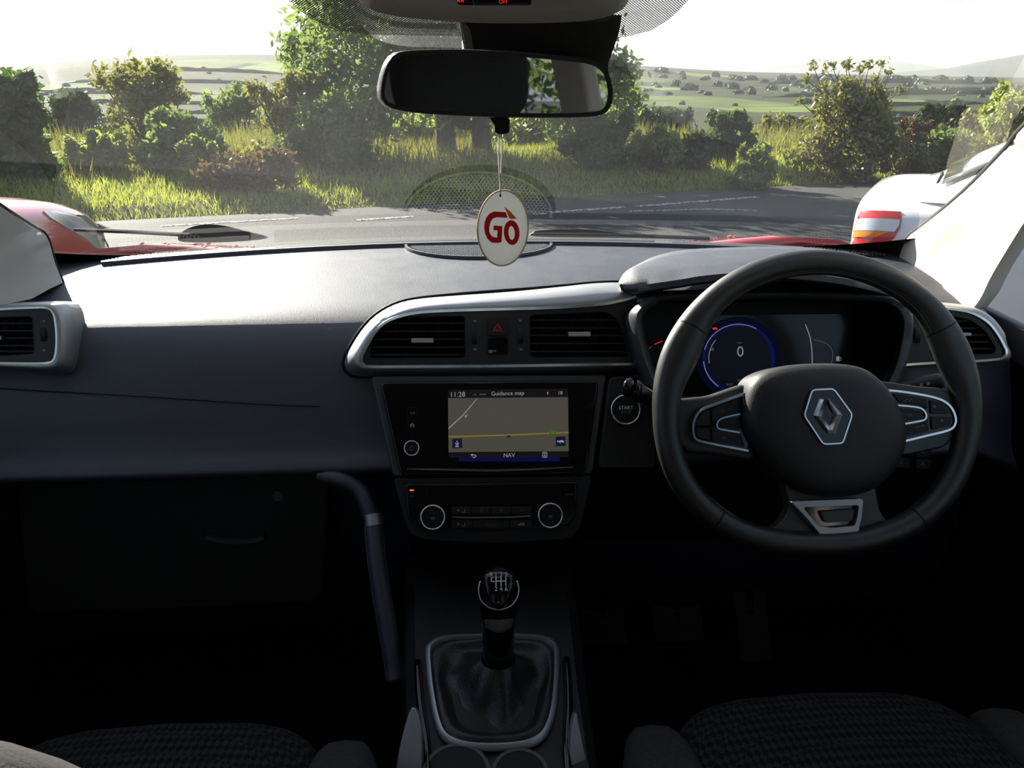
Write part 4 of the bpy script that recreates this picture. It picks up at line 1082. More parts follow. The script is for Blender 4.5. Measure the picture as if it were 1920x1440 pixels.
pth = [atY(1768, 713, .975), atY(1745, 718, .98), atY(1715, 725, .985), atY(1670, 738, .995), atY(1600, 770, 1.01)]
lv = O('lever', *tube(cr(pth, 4), [.008, .010, .0105, .0105, .011, .011, .011, .011, .010, .010, .010, .010, .010, .010, .010, .010, .010], 12), M['dark'], rs, 180)
for x, y in ((1727, 721), (1740, 719)):
    O('stalk_mark', *prism(disc(atY(x, y, .969), V((1, 0, .1)), V((0, .2, 1)), .0022, 10), V((0, -.0004, 0))), M['printgrey'], lv, 0)
sw = E('switch_bank', atY(1715, 860, 1.09), 'dark bank of small switches low beside the driver door', 'switches')
KP = PL(atY(1710, 860, 1.09), (0, -.96, .25))
O('switch_plate', *prism(KP.pts(rounded([(1670, 836), (1752, 830), (1756, 880), (1674, 886)], 8), .0), KP.n * -.02), M['piano'], sw, 30, .002)
for cx, cy in ((1690, 868), (1730, 848), (1730, 870)):
    O('rocker', *prism(KP.pts(rrect(cx - 14, cy - 9, cx + 14, cy + 9, 4), .0005), KP.n * .003), M['dark'], sw, 30, .001)
    O('rocker_mark', *prism(KP.pts([(cx - 4, cy + 2), (cx, cy - 4), (cx + 4, cy + 2), (cx, cy + 1)], .0038), KP.n * .0002), M['printdim'], sw, 0)

# ------------------------------------------------------------------ centre console and gear lever
CN = PL((0, .84, .782), (0, -.17, .985))         # console top, rising gently forward
def cpt(px, py, off=0.0): return CN.pt(px, py, off)
con = E('centre_console', (0, .70, .42), 'dark centre console between the front seats with a silver gear surround', 'centre console')
zc = lambda y: .782 + (y - .84) * .1726
prof_top = [(-.118, -.34), (-.118, -.05), (-.112, -.012), (-.100, 0), (.100, 0), (.112, -.012), (.118, -.05), (.118, -.34)]
rings = []
for y, wd in ((.20, 1.0), (.50, 1.0), (.72, .97), (.86, 1.0), (.98, 1.05), (1.09, 1.08)):
    rings.append([V((x * wd, y, zc(y) + z - .004)) for x, z in prof_top])
cbody = O('body', *loft(rings), M['dark'], con, 30)
fr_o = crp([(797, 1222), (803, 1207), (818, 1198), (845, 1193), (930, 1190), (1000, 1192), (1027, 1196), (1043, 1205), (1049, 1222), (1048, 1275), (1042, 1335), (1028, 1377), (1008, 1396), (980, 1405), (930, 1409), (880, 1407), (848, 1399), (826, 1383), (812, 1345), (801, 1280)], 4, True)
fcen = (925, 1295)
fr_i = [(fcen[0] + (x - fcen[0]) * .90, fcen[1] + (y - fcen[1]) * .90) for x, y in fr_o]
fo3, fi3 = CN.pts(fr_o, .0), CN.pts(fr_i, .0)
rings = [fo3, [a.lerp(b, .30) + CN.n * .006 for a, b in zip(fo3, fi3)], [a.lerp(b, .75) + CN.n * .007 for a, b in zip(fo3, fi3)], [b + CN.n * .001 for b in fi3]]
O('gear_surround', *loft(rings, True, False), M['silver'], con, 60)
# silver blades on the console flanks
for sx, pts in ((-1, [(772, 1325), (788, 1360), (790, 1440), (788, 1500), (735, 1500), (742, 1440), (752, 1385)]), (1, [(1080, 1335), (1086, 1360), (1096, 1410), (1102, 1440), (1104, 1500), (1072, 1500), (1069, 1420), (1072, 1370)])):
    FP = PL(atY(772 if sx < 0 else 1085, 1400, .765), (-.25 if sx < 0 else .25, -.80, .55))
    O('silver_blade', *prism(FP.pts(crp(pts, 3, True), .004), FP.n * -.01), M['silver'], con, 30, .003)
# rails each side of the surround
for pts in ([(783, 1240), (788, 1320), (800, 1400), (803, 1480)], [(1062, 1235), (1066, 1320), (1062, 1400), (1068, 1480)]):
    O('gloss_rail', *tube(cr([cpt(x, y, .0) for x, y in pts], 6), .005, 8), M['piano'], con, 180)
# cup holders behind the surround: flat black discs paint the shade inside
for cx in (856, 975):
    c = cpt(cx, 1452, .001)
    a = disc(c, CN.u, CN.v, .036 if cx < 900 else .030, 28)
    O('cup_holder_rim', *band(a, CN.n, .006, .003, True), M['greytrim'], con, 60)
    O('cup_holder_shade', *prism([p + CN.n * .0015 for p in a], CN.n * .0008), M['black'], con, 30)
# gaiter
gv = E('gear_lever', (0.003, .865, .79), 'gear lever with gloss black six-speed knob and leather gaiter', 'gear lever')
base = [b + CN.n * .003 for b in resample([b for b in fi3], 48, True)]
topc = atY(934, 1248, .868)
top = [topc + V((.0205 * math.cos(t), .0205 * math.sin(t), .0)) for t in [0] * 48]
# align ring starts by angle
cb = sum(base, V()) / 48
base.sort(key=lambda p: math.atan2(p.y - cb.y, p.x - cb.x))
rings = []
prof = [(0, 0, 0), (.10, .10, .004), (.25, .05, -.006), (.45, .12, -.012), (.66, .30, -.004), (.80, .52, .002), (.91, .80, .004), (1.0, 1.0, .004)]
for k, (t, h, dz) in enumerate(prof):
    r_ = []
    for i, p in enumerate(base):
        an = math.atan2(p.y - cb.y, p.x - cb.x)
        tp_ = topc + V((math.cos(an), math.sin(an), 0)) * .0210
        q_ = V((p.x + (tp_.x - p.x) * t, p.y + (tp_.y - p.y) * t, p.z + (topc.z + .006 - p.z) * h))
        fold = math.sin(an * 4 + 1.3) * .004 * math.sin(math.pi * t) + noise.noise(V((math.cos(an) * 2, math.sin(an) * 2, t * 3))) * .010 * math.sin(math.pi * t)
        q_ += V((math.cos(an), math.sin(an), .4)) * fold + V((0, 0, dz))
        r_.append(q_)
    rings.append(r_)
O('gaiter', *loft(rings, True, False), M['gaiter'], gv, 180, subd=1)
O('gaiter_seam', *tube([r_[36].lerp(r_[35], .5) + V((0, -.001, .0012)) for r_ in rings[:6]], .0009, 5), M['black'], gv, 180)
# stick and knob: upright loft of rounded sections leaning back slightly
ax0, ax1 = atY(934, 1250, .868), atY(935, 1068, .872)
axd = (ax1 - ax0); H = axd.length; axn = axd.normalized()
sxv = V((1, 0, 0)); syv = axn.cross(sxv) * -1
def sect(h, rx, ry, n=24, sh=0.0):
    c = ax0 + axn * (H * h) + syv * sh
    return [c + sxv * rx * math.cos(2 * math.pi * k / n) + syv * ry * math.sin(2 * math.pi * k / n) for k in range(n)]
O('stick_sleeve', *loft([sect(-.02, .0185, .0185), sect(.04, .0195, .0195), sect(.22, .0190, .0190), sect(.40, .0200, .0195), sect(.50, .0205, .020)]), M['piano'], gv, 60)
O('silver_collar', *loft([sect(.47, .0165, .0215), sect(.49, .0200, .0220), sect(.56, .0225, .0225), sect(.62, .0232, .0225)]), M['silver'], gv, 60)
kn = O('knob', *loft([sect(.46, .0205, .0195), sect(.55, .0228, .0215), sect(.66, .0243, .0235), sect(.78, .0244, .0240), sect(.88, .0228, .0225), sect(.95, .0185, .018), sect(.99, .0110, .010), sect(1.0, .0040, .004)]), M['piano'], gv, 180)
KN = PL(atY(935, 1095, .8445), (0, -.80, .60))
cap_o = crp([(907, 1082), (913, 1074), (935, 1070), (957, 1074), (964, 1082), (965, 1098), (960, 1118), (950, 1135), (935, 1143), (920, 1135), (910, 1118), (906, 1098)], 4, True)
cc_ = KN.pt(935, 1104, 0)
O('cap', *dome(KN.pts(cap_o, 0), cc_, KN.n, [(1.0, -.014), (1.0, -.002), (.93, .0015), (.7, .0035), (.3, .0045)]), M['piano'], kn, 70)
up_ = crp([(901, 1090), (898, 1104), (900, 1120), (907, 1132), (920, 1140), (935, 1143), (950, 1140), (962, 1132), (970, 1118), (972, 1103), (969, 1089)], 5)
O('chrome_arc', *tube([KN.pt(x, y, -.004 - .006 * abs(x - 935) / 37) for x, y in up_], [.0013] * len(up_), 8), M['chrome'], kn, 180)
DO = .0052
def ln(pts, w_=.0011): O('shift_pattern', *band(KN.pts(pts, DO), KN.n, w_, .0002), M['white'], kn, 0)
for x in (930, 939.5, 948.5): ln([(x, 1080), (x, 1099)])
ln([(930, 1089.5), (948.5, 1089.5)]); ln([(921.5, 1082), (921.5, 1090.5), (928, 1090.5)])
for s_, x, y in (('R', 921.5, 1077), ('1', 930, 1077), ('3', 939.5, 1077), ('5', 949, 1077), ('2', 930, 1104), ('4', 939.5, 1104), ('6', 949, 1104)):
    text('gear_number', s_, KN.pt(x, y, DO), KN.u, KN.v, 7.8 * KN.mm(935, 1090), M['white'], kn)

# padded grab handle on the passenger side of the console
gh = E('grab_handle', (-.14, .96, .74), 'padded dark grab handle with silver clip on the passenger side of the console', 'grab handle')
hp = [(600, 890, 1.10), (640, 900, 1.09), (672, 918, 1.085), (688, 945, 1.075), (698, 975, 1.065)]
def bar(path, w0, w1, th):
    rings = []
    for i, p in enumerate(path):
        a, b = path[max(0, i - 1)], path[min(len(path) - 1, i + 1)]
        t = (b - a).normalized(); nn = (CAM - p).normalized(); s = t.cross(nn).normalized(); nn = s.cross(t)
        w_ = w0 + (w1 - w0) * i / (len(path) - 1)
        rings.append([p + s * w_ * .5 * x + nn * th * y for x, y in ((1, -1), (1, .1), (.85, .6), (.45, .9), (0, 1), (-.45, .9), (-.85, .6), (-1, .1), (-1, -1))])
    return loft(rings)
O('bracket', *bar(cr([atY(*q_) for q_ in hp], 5), .022, .0245, .012), M['dash'], gh, 60)
O('silver_clip', *bar([atY(699, 964, 1.068), atY(702, 985, 1.06)], .0262, .0262, .0135), M['silver'], gh, 60)
gp = cr([atY(701, 986, 1.06), atY(708, 1060, 1.03), atY(722, 1150, .995), atY(738, 1240, .96), atY(742, 1275, .945)], 5)
gr = O('grip', *bar(gp, .0255, .0265, .014), M['dash'], gh, 60)
for s_ in (-1, 1):
    O('grip_seam', *tube([p + V((s_ * .0122, -.004, .002)) for p in gp], .0007, 5), M['printdim'], gr, 180)

# ------------------------------------------------------------------ seats
def superbox(c, s, e=4.0, nu=28, nv=14, rot=None, warp=None):
    vs, fs = [], []
    sg = lambda v, p: math.copysign(abs(v) ** p, v)
    k = 2.0 / e
    for j in range(nv + 1):
        ph = -math.pi / 2 + math.pi * j / nv
        for i in range(nu):
            th = 2 * math.pi * i / nu
            p = V((sg(math.cos(ph), k) * sg(math.cos(th), k) * s[0] / 2, sg(math.cos(ph), k) * sg(math.sin(th), k) * s[1] / 2, sg(math.sin(ph), k) * s[2] / 2))
            if warp: p = warp(p)
            if rot is not None: p = rot @ p
            vs.append(V(c) + p)
    for j in range(nv):
        for i in range(nu):
            fs.append((j * nu + i, j * nu + (i + 1) % nu, (j + 1) * nu + (i + 1) % nu, (j + 1) * nu + i))
    return vs, fs
def seat(cx, label):
    s = E('front_seat', (cx, .45, .42), label, 'seat', 'front seats')
    def w1(p):
        p = p.copy(); p.z += .016 * (1 - (p.x / .18) ** 2) - .018 * sstep(.12, .30, p.y); return p
    O('cushion', *superbox((cx, .50, .735), (.40, .66, .15), 5.5, 48, 24, None, w1), M['fabric'], s, 180)
    for q_ in (-1, 1):
        b = O('cushion_bolster', *superbox((cx + q_ * .208, .47, .745), (.098, .66, .155), 3.6, 32, 16, Matrix.Rotation(R(-2), 3, 'X')), M['bolster'], s, 180)
        pth = [V((cx + q_ * .184, y, .8195 - .035 * (y - .47) - .05 * sstep(.62, .80, y) ** 2)) for y in np.linspace(.3, .735, 16)]
        O('stitch_line', *tube(pth, .0008, 5), M['stitch'], b, 180)
        pth = [V((cx + q_ * .250, y, .790 - .035 * (y - .47) - .05 * sstep(.62, .80, y) ** 2)) for y in np.linspace(.3, .70, 12)]
        O('stitch_line', *tube(pth, .0009, 5), M['stitch'], b, 180)
    rot = Matrix.Rotation(R(22), 3, 'X')
    O('backrest', *superbox((cx, .135, 1.09), (.40, .12, .66), 5, 36, 20, rot), M['fabric'], s, 180)
    for q_ in (-1, 1):
        lo_ = .013 if cx < 0 else .052
        pth = cr([V((cx + q_ * .195, .37, .80)), V((cx + q_ * .200, .325, .98)), V((cx + q_ * .196, .275, 1.14 - lo_)), V((cx + q_ * .175, .205, 1.27 - lo_)), V((cx + q_ * .14, .09, 1.40 - lo_))], 6)
        rr = [.050 * (1 - .5 * abs(2 * i / (len(pth) - 1) - 1) ** 4) for i in range(len(pth))]
        O('back_bolster', *tube(pth, rr, 16), M['bolster'], s, 180)
        O('headrest_post', *tube([V((cx + q_ * .05, .015, 1.34)), V((cx + q_ * .05, 0, 1.44))], .006, 8), M['chrome'], s, 180)
    O('headrest', *superbox((cx, .0, 1.475), (.29, .11, .20), 3.4, 32, 16, Matrix.Rotation(R(10), 3, 'X')), M['bolster'], s, 180)
    O('seat_base', *box((cx, .44, .55), (.42, .50, .22)), M['black'], s, 30, .02)
seat(-.385, 'dark woven fabric passenger seat beside the grab handle')
seat(.385, 'dark woven fabric driver seat below the steering wheel')
rb = E('rear_bench', (0, -.95, .42), 'dark fabric rear bench seat behind the front seats', 'seat')
O('cushion', *superbox((0, -.75, .72), (1.25, .52, .18), 6), M['fabric'], rb, 180)
O('backrest', *superbox((0, -1.10, 1.02), (1.25, .14, .62), 6, 28, 14, Matrix.Rotation(R(20), 3, 'X')), M['fabric'], rb, 180)
for x in (-.38, .38): O('headrest', *superbox((x, -1.24, 1.38), (.26, .09, .16), 3.5), M['bolster'], rb, 180)

# floor mat with raised rings, pedals
fm = E('floor_mat', (-.36, 1.05, .425), 'black rubber floor mat with raised rings in the passenger footwell', 'floor mat')
O('sheet', *prism([V((x, y, .432)) for x, y in rrect(-.62, .78, -.14, 1.36, .05)], V((0, 0, -.010))), M['rubber'], fm, 30, .003)
cyl = None
for i in range(9):
    for j in range(5):
        c = V((-.58 + .048 * i + (.024 if j % 2 else 0), .95 + .048 * j, .432))
        if cyl is None:
            ring_ = [[p + V((0, 0, h)) for p in disc(c, V((1, 0, 0)), V((0, 1, 0)), r_, 16)] for r_, h in ((.018, 0), (.017, .003), (.013, .003), (.012, 0))]
            cyl = O('raised_ring', *loft(ring_, True, False), M['rubber'], fm, 40)
        else:
            k_ = cyl.copy(); COL.objects.link(k_); k_.location = c - WO[fm.name] + V((0, 0, 0)); k_.parent = fm; WO[k_.name] = c
pdl = [('brake_pedal', .33, .045, 'square rubber brake pedal hanging in the driver footwell'), ('clutch_pedal', .20, .040, 'square rubber clutch pedal nearest the console in the driver footwell'), ('accelerator_pedal', .46, .030, 'narrow accelerator pedal furthest right in the driver footwell')]
for n, x, hw, lb in pdl:
    p = E(n, (x, 1.22, .55), lb, 'pedal')
    rot = Matrix.Rotation(R(-35), 3, 'X')
    pad = O('pad', *box((x, 1.22, .60), (hw * 2, .012, .062 if n[0] != 'a' else .14), rot), M['rubber'], p, 30, .004)
    for k in range(4):
        O('pad_rib', *box(V((x, 1.22, .60)) + rot @ V((0, -.007, -.021 + .014 * k)), (hw * 1.8, .004, .004), rot), M['rubber'], pad, 0)
    O('arm', *tube([V((x, 1.226, .61)), V((x, 1.30, .74)), V((x, 1.36, .92))], .007, 8), M['black'], p, 180)

# ------------------------------------------------------------------ mirror, sensor housing, overhead console, hanging card
MA = R(12.5)
MP = PL(atY(932, 157, .875), (math.sin(MA), -math.cos(MA), -.008))
mir = E('rear_view_mirror', MP.pt(932, 222), 'black-framed interior rear view mirror hanging from the windscreen', 'mirror')
mo = crp([(745, 98), (790, 93), (870, 92), (960, 96), (1060, 105), (1110, 112), (1136, 127), (1147, 152), (1150, 180), (1143, 205), (1124, 217), (1060, 221), (940, 221), (860, 218), (780, 212), (737, 205), (719, 195), (712, 178), (715, 148), (726, 116)], 4, True)
mc = MP.pt(932, 158)
mo3 = MP.pts(mo, .004)
mi3 = resample(mo3, 80, True); mcen = sum(mi3, V()) / 80
def inset(pts, d):
    m = len(pts); o_ = []
    for i in range(m):
        t = (pts[(i + 1) % m] - pts[i - 1]).normalized(); s = MP.n.cross(t)
        if s.dot(mcen - pts[i]) < 0: s = -s
        o_.append(pts[i] + s * d)
    return o_
in1 = inset(mi3, .0045)
O('housing', *loft([[mcen + (p - mcen) * .86 - MP.n * .030 for p in mi3], [p - MP.n * .020 for p in mi3], [p - MP.n * .002 for p in mi3], [p + (mcen - p).normalized() * .001 + MP.n * .0012 for p in mi3], [p + MP.n * .001 for p in in1], [p - MP.n * .003 for p in in1]], True, False), M['dark'], mir, 60)
O('housing_back', *prism([mcen + (p - mcen) * .86 - MP.n * .030 for p in mi3], MP.n * -.002), M['dark'], mir, 30)
O('mirror_glass', *prism([p - MP.n * .0012 for p in in1], MP.n * -.002), M['mirror'], mir, 0)
lv_ = MP.pts(crp([(921, 221), (928, 236), (930, 250), (953, 250), (956, 235), (953, 221)], 3, True), -.004)
O('dimming_lever', *prism(lv_, MP.n * -.010), M['black'], mir, 30, .002)
O('stem', *tube([MP.pt(950, 140, -.03), MP.pt(955, 110, -.055), V((.02, .945, 1.535))], .010, 10), M['black'], mir, 180)
# sensor housing on the glass
hs = E('sensor_housing', (.055, .95, 1.50), 'black rain sensor housing on the glass behind the mirror', 'sensor housing')
hb = [(856, 28), (862, 40), (872, 100), (890, 150), (1120, 165), (1140, 120), (1160, 62), (1166, 28)]
front = [atY(x, y, .905 + .0002 * y) for x, y in crp(hb, 3)]
back = [V((p.x * 1.0, min(p.y + .05, 1.05), 0)) for p in front]
for p in back:
    p.y = max(p.y, .93); p.z = glass_t(p.x, p.y)[1] - .004
sv = loft([back, [a.lerp(b, .35) + V((0, 0, .0)) for a, b in zip(back, front)], front, [sum(front, V()) / len(front) + (p - sum(front, V()) / len(front)) * .8 + V((0, -.006, 0)) for p in front]])
O('cover', *sv, M['dark'], hs, 50)
sl = [atY(x, y, .912) for x, y in ((862, 38), (880, 38), (886, 92), (878, 96), (872, 92))]
O('side_cheek', *prism(sl, V((.004, .012, 0))), M['greytrim'], hs, 30, .002)
# overhead console
oc = E('overhead_console', (0, .50, 1.53), 'beige overhead console with red warning lights at the top of the windscreen', 'overhead console')
oo = crp([(665, -25), (680, -2), (705, 14), (740, 23), (800, 30), (880, 36), (960, 37), (1040, 36), (1110, 31), (1150, 20), (1170, 5), (1180, -25)], 4)
f1 = [atY(x, y, .56) for x, y in oo]
f2 = [V((p.x * .97, .545, p.z + .006)) for p in f1]
f0 = [V((p.x * 1.02, .60, min(1.66, p.z + .05))) for p in f1]
f3 = [V((p.x * .85 - .003, .46, p.z + .006)) for p in f1]
f4 = [V((p.x * .80 - .004, .33, p.z + .05)) for p in f1]
O('shell', *loft([f0, f1, f2, f3, f4], False, False), M['beige'], oc, 70, sol=.004)
OP = PL(f3[len(f3) // 2] + V((0, 0, -.003)), (0, -.35, -.94), V((0, 1, 0)))
dpn = [atY(x, y, .45) for x, y in ((853, -14), (1002, -16), (1001, 11), (992, 14), (862, 13), (854, 10))]
cz_ = min(p.z for p in dpn)
dpp = O('warning_display', *prism(dpn, V((0, .012, .006))), M['piano'], oc, 30, .002)
O('display_edge', *band([atY(x, y, .4495) for x, y in ((886, -6), (888, 8), (892, 9.5), (992, 9), (996, 7), (997, -6))], V((0, -1, 0)), .0007, .0003), M['printgrey'], dpp, 0)
du, dvv = V((1, 0, 0)), V((0, 0, 1))
text('warning_lettering', 'OFF', atY(944, 3, .449), du, dvv, .0018, M['dispred'], dpp, .0002)
for x in (860, 867):
    O('seat_belt_light', *prism([atY(x + a, 1 + b, .449) for a, b in ((-3, 3), (-2, -2), (0, -4), (2, -2), (3, 3), (1.2, 3), (0, 0), (-1.2, 3))], V((0, -.0003, 0))), M['dispred'], dpp, 0)
# hanging card
hcd = E('air_freshener', atY(943, 498, .862), 'oval white hanging card printed with a red word below the mirror', 'hanging card')
TY = .862
TG = PL(atY(943, 428, TY), (.26, -.96, .0))
def hc(x, y): return (880 + x / 8.47, 340 + y / 8.47)
ov = [hc(530 + 400 * math.cos(t) + 40 * -math.sin(t) * .9, 740 + 598 * math.sin(t) + 30 * math.cos(t)) for t in [2 * math.pi * k / 64 for k in range(64)]]
O('card', *prism(TG.pts(ov, 0), TG.n * -.0022), M['tagwhite'], hcd, 30, .0004)
O('card_edge', *band(TG.pts(ov, -.0006), TG.n, .0018, .0009, True), M['tagedge'], hcd, 50)
Gp = [(575, 490), (608, 580), (430, 570), (375, 590), (338, 640), (316, 720), (316, 790), (332, 840), (370, 880), (440, 895), (450, 780), (385, 775), (385, 700), (525, 710), (510, 965), (440, 980), (350, 970), (290, 915), (250, 830), (236, 740), (243, 650), (270, 575), (320, 512), (390, 478)]
O('letter_g', *prism(TG.pts([hc(*p) for p in Gp], .0002), TG.n * .0003), M['tagred'], hcd, 0)
oa = [hc(674 + 124 * math.cos(t) + 8 * math.sin(t), 815 + 196 * math.sin(t)) for t in [2 * math.pi * k / 40 for k in range(40)]]
ob_ = [hc(672 + 50 * math.cos(t) + 6 * math.sin(t), 820 + 110 * math.sin(t)) for t in [2 * math.pi * k / 40 for k in range(40)]]
va, vb = TG.pts(oa, .0005), TG.pts(ob_, .0005)
O('letter_o', *loft([va, vb, [p - TG.n * .0003 for p in vb], [p - TG.n * .0003 for p in va]], True, False, True), M['tagred'], hcd, 0)
O('printed_flag', *prism(TG.pts([hc(*p) for p in ((555, 398), (650, 480), (752, 588), (690, 600), (640, 595))], .0002), TG.n * .0003), M['tagorange'], hcd, 0)
O('card_hole', *prism(disc(TG.pt(938, 367, .0003), TG.u, TG.v, .0011, 12), TG.n * .0002), M['black'], hcd, 0)
for x0 in (934, 939.5):
    O('string', *tube(cr([MP.pt(x0 + 1, 246, -.008), atY(x0 + 1, 300, .866), atY(938, 345, TY + .001), atY(938, 366, TY - .0005)], 4), .0007, 6), M['string'], hcd, 180)

# ------------------------------------------------------------------ our own bonnet, cowl and wipers
def BZ(t, a):
    return 1.136 - .125 * t - .14 * t ** 3 - .09 * abs(a) ** 6 + .066 * math.exp(-((abs(a) - .86) / .24) ** 2) * (1 - .6 * t)
bn = E('car_bonnet', (0, 2.2, .95), 'wet red bonnet of this car just beyond the windscreen', 'bonnet')
rings = []
for y in (1.76, 1.9, 2.05, 2.2, 2.35, 2.5, 2.62, 2.68):
    t = (y - 1.76) / .92
    r = []
    for k in range(25):
        a = -1 + k / 12
        wv_ = .87 - .10 * t ** 2
        x = a * wv_
        z = BZ(t, a)
        z += .0 * math.exp(-((abs(a) - .72) / .16) ** 2)
        yy = y - .16 * a * a * (1 - t) - .30 * a * a * t * t
        r.append(V((x, yy, z)))
    rings.append(r)
O('panel', *loft(rings, False, False), M['redpaint'], bn, 180, sol=.02)
def on_bonnet(x, y):
    best = None
    for yy in np.linspace(1.76, 2.68, 60):
        t = (yy - 1.76) / .92; wv_ = .87 - .10 * t ** 2; a = x / wv_
        if abs(a) > 1: continue
        q_ = yy - .16 * a * a * (1 - t) - .30 * a * a * t * t
        z = BZ(t, a)
        if best is None or abs(q_ - y) < best[0]: best = (abs(q_ - y), z)
    return best[1]
dv_, df_ = [], []
rnd = random.Random(3)
for k in range(420):
    x = rnd.uniform(-.72, .72); y = rnd.uniform(1.78, 2.4)
    try: z = on_bonnet(x, y)
    except Exception: continue
    r_ = rnd.uniform(.002, .006)
    c = V((x, y, z + .0098))
    d_ = dome(disc(c, V((1, 0, 0)), V((0, 1, 0)), r_, 8), c, V((0, 0, 1)), [(1, 0), (.8, r_ * .4), (.4, r_ * .62)])
    dv_, df_ = join((dv_, df_), d_)
M['water'] = mat('water_drop', (0.55, 0.05, 0.05), 0.02, 0, 0.5, coat=1.0)
wdo = O('water_drops', dv_, df_, M['water'], bn, 180); wdo['kind'] = 'stuff'
cw = []
for k in range(31):
    x = -.78 + 1.56 * k / 30
    y0, y1 = 1.665 - .30 * x * x, 1.775 - .24 * x * x
    cw.append([V((x, y0, 1.155)), V((x, y0 + .03, 1.160)), V((x, y1, 1.148 - .06 * abs(x / .78) ** 4)), V((x, y1, 1.10)), V((x, y0, 1.10))])
S(O('trim_9', *loft(cw), M['black'], None, 40), 'black plastic scuttle panel under the windscreen')
def wiper(label, outline, Y, blade, bl):
    base = atY(*outline[0], Y)
    wpr = E('wiper', base, label, 'wiper')
    O('arm', *prism([atY(x, y, Y) for x, y in crp(outline, 3, True)], V((0, .022, -.004))), M['black'], wpr, 40, .003)
    O('blade', *band([atY(x, y, blade) for x, y in crp(bl, 5)], V((0, -.4, .9)).normalized(), .007, .005), M['rubber'], wpr, 40)
wiper('humped black wiper arm at the passenger foot of the windscreen', [(333, 446), (341, 434), (358, 425), (385, 420), (420, 423), (455, 432), (500, 446), (425, 454), (345, 454)], 1.70, 1.69, [(140, 432), (230, 436), (330, 441), (420, 444)])
wiper('thin black wiper arm lying below the middle of the windscreen', [(1000, 436), (1012, 432), (1060, 430), (1110, 431), (1190, 440), (1260, 445), (1190, 446), (1010, 444)], 1.72, 1.70, [(1000, 441), (1120, 442), (1250, 446), (1330, 449)])

# ------------------------------------------------------------------ parked cars
HALF = [(0, 0), (.30, -.002), (.55, -.007), (.74, -.017), (.86, -.034), (.93, -.060), (.97, -.10), (.99, -.16), (1.0, -.25)]
def car(name, label, cat, origin, heading, st, green, paint):
    """st: body stations (l, half width, top z, low z); green: greenhouse stations (l, half width low, z low, half width high, z high). l runs forward from the tail."""
    e = E(name, origin, label, cat)
    fx = V((math.sin(heading), math.cos(heading), 0)); lx = V((math.cos(heading), -math.sin(heading), 0))
    T = lambda l, s, z: V(origin) + fx * l + lx * s + V((0, 0, z))
    SL_ = [q[0] for q in st]
    ls_ = sorted(set([a + (b - a) * k / 4 for a, b in zip(SL_, SL_[1:]) for k in range(5)]))
    dense = cr([V((q[0], q[1], q[2])) for q in st], 6)
    def prm(l):
        return (float(np.interp(l, [q.x for q in dense], [q.y for q in dense])), float(np.interp(l, [q.x for q in dense], [q.z for q in dense])), float(np.interp(l, SL_, [q[3] for q in st])))
    def bp(l, k, side=1, off=0.0):            # a point of the body skin: k walks down the section
        w_, zt_, zb = prm(l)
        pr = [(f * w_, zt_ + d) for f, d in HALF] + [(.995 * w_, zb + .2), (.93 * w_, zb)]
        i = min(int(k), len(pr) - 2); t = k - i
        return T(l, side * (pr[i][0] + (pr[i + 1][0] - pr[i][0]) * t + off), pr[i][1] + (pr[i + 1][1] - pr[i][1]) * t + off * .3)
    rings = [[bp(l, k) for k in range(11)] + [bp(l, k, -1) for k in range(10, 0, -1)] for l in ls_]
    O('body', *loft(rings), paint, e, 60)
    gd = [cr([V((q[0], q[a_], q[b_])) for q in green], 5) for a_, b_ in ((1, 2), (3, 4))]
    rings = []
    for p, q in zip(*gd):
        l, w0, z0, w1, z1 = p.x, p.y, p.z, q.y, q.z
        half = [(0, z1 + .012), (.35 * w1, z1 + .011), (.65 * w1, z1 + .007), (.85 * w1, z1 - .002), (.95 * w1, z1 - .014), (w1, z1 - .035), (w0 * .4 + w1 * .6 + .018, z0 * .4 + z1 * .6 - .02), (w0 * .7 + w1 * .3 + .016, z0 * .7 + z1 * .3), (w0, z0)]
        rings.append([T(l, s, z) for s, z in half] + [T(l, -s, z) for s, z in reversed(half[1:])])
    O('cabin', *loft(rings), paint, e, 60)
    return e, T, bp
def patch(name, bp, side, rows, mt, par, off=.006, n=7):
    """lens lying on the body skin: rows of (k, l0, l1)"""
    R_ = [[bp(l0 + (l1 - l0) * j / n, k, side, off) for j in range(n + 1)] for k, l0, l1 in rows]
    m = len(R_); top = [p for r in R_ for p in r]; low = [bp(l0 + (l1 - l0) * j / n, k, side, off - .02) for k, l0, l1 in rows for j in range(n + 1)]
    q = n + 1; fs = []
    for b0 in (0, m * q):
        fs += [(b0 + i * q + j, b0 + i * q + j + 1, b0 + (i + 1) * q + j + 1, b0 + (i + 1) * q + j) for i in range(m - 1) for j in range(n)]
    bd = list(range(q)) + [i * q + n for i in range(1, m)] + [(m - 1) * q + j for j in range(n - 1, -1, -1)] + [i * q for i in range(m - 2, 0, -1)]
    fs += [(bd[i], bd[(i + 1) % len(bd)], m * q + bd[(i + 1) % len(bd)], m * q + bd[i]) for i in range(len(bd))]
    return O(name, top + low, fs, mt, par, 40)
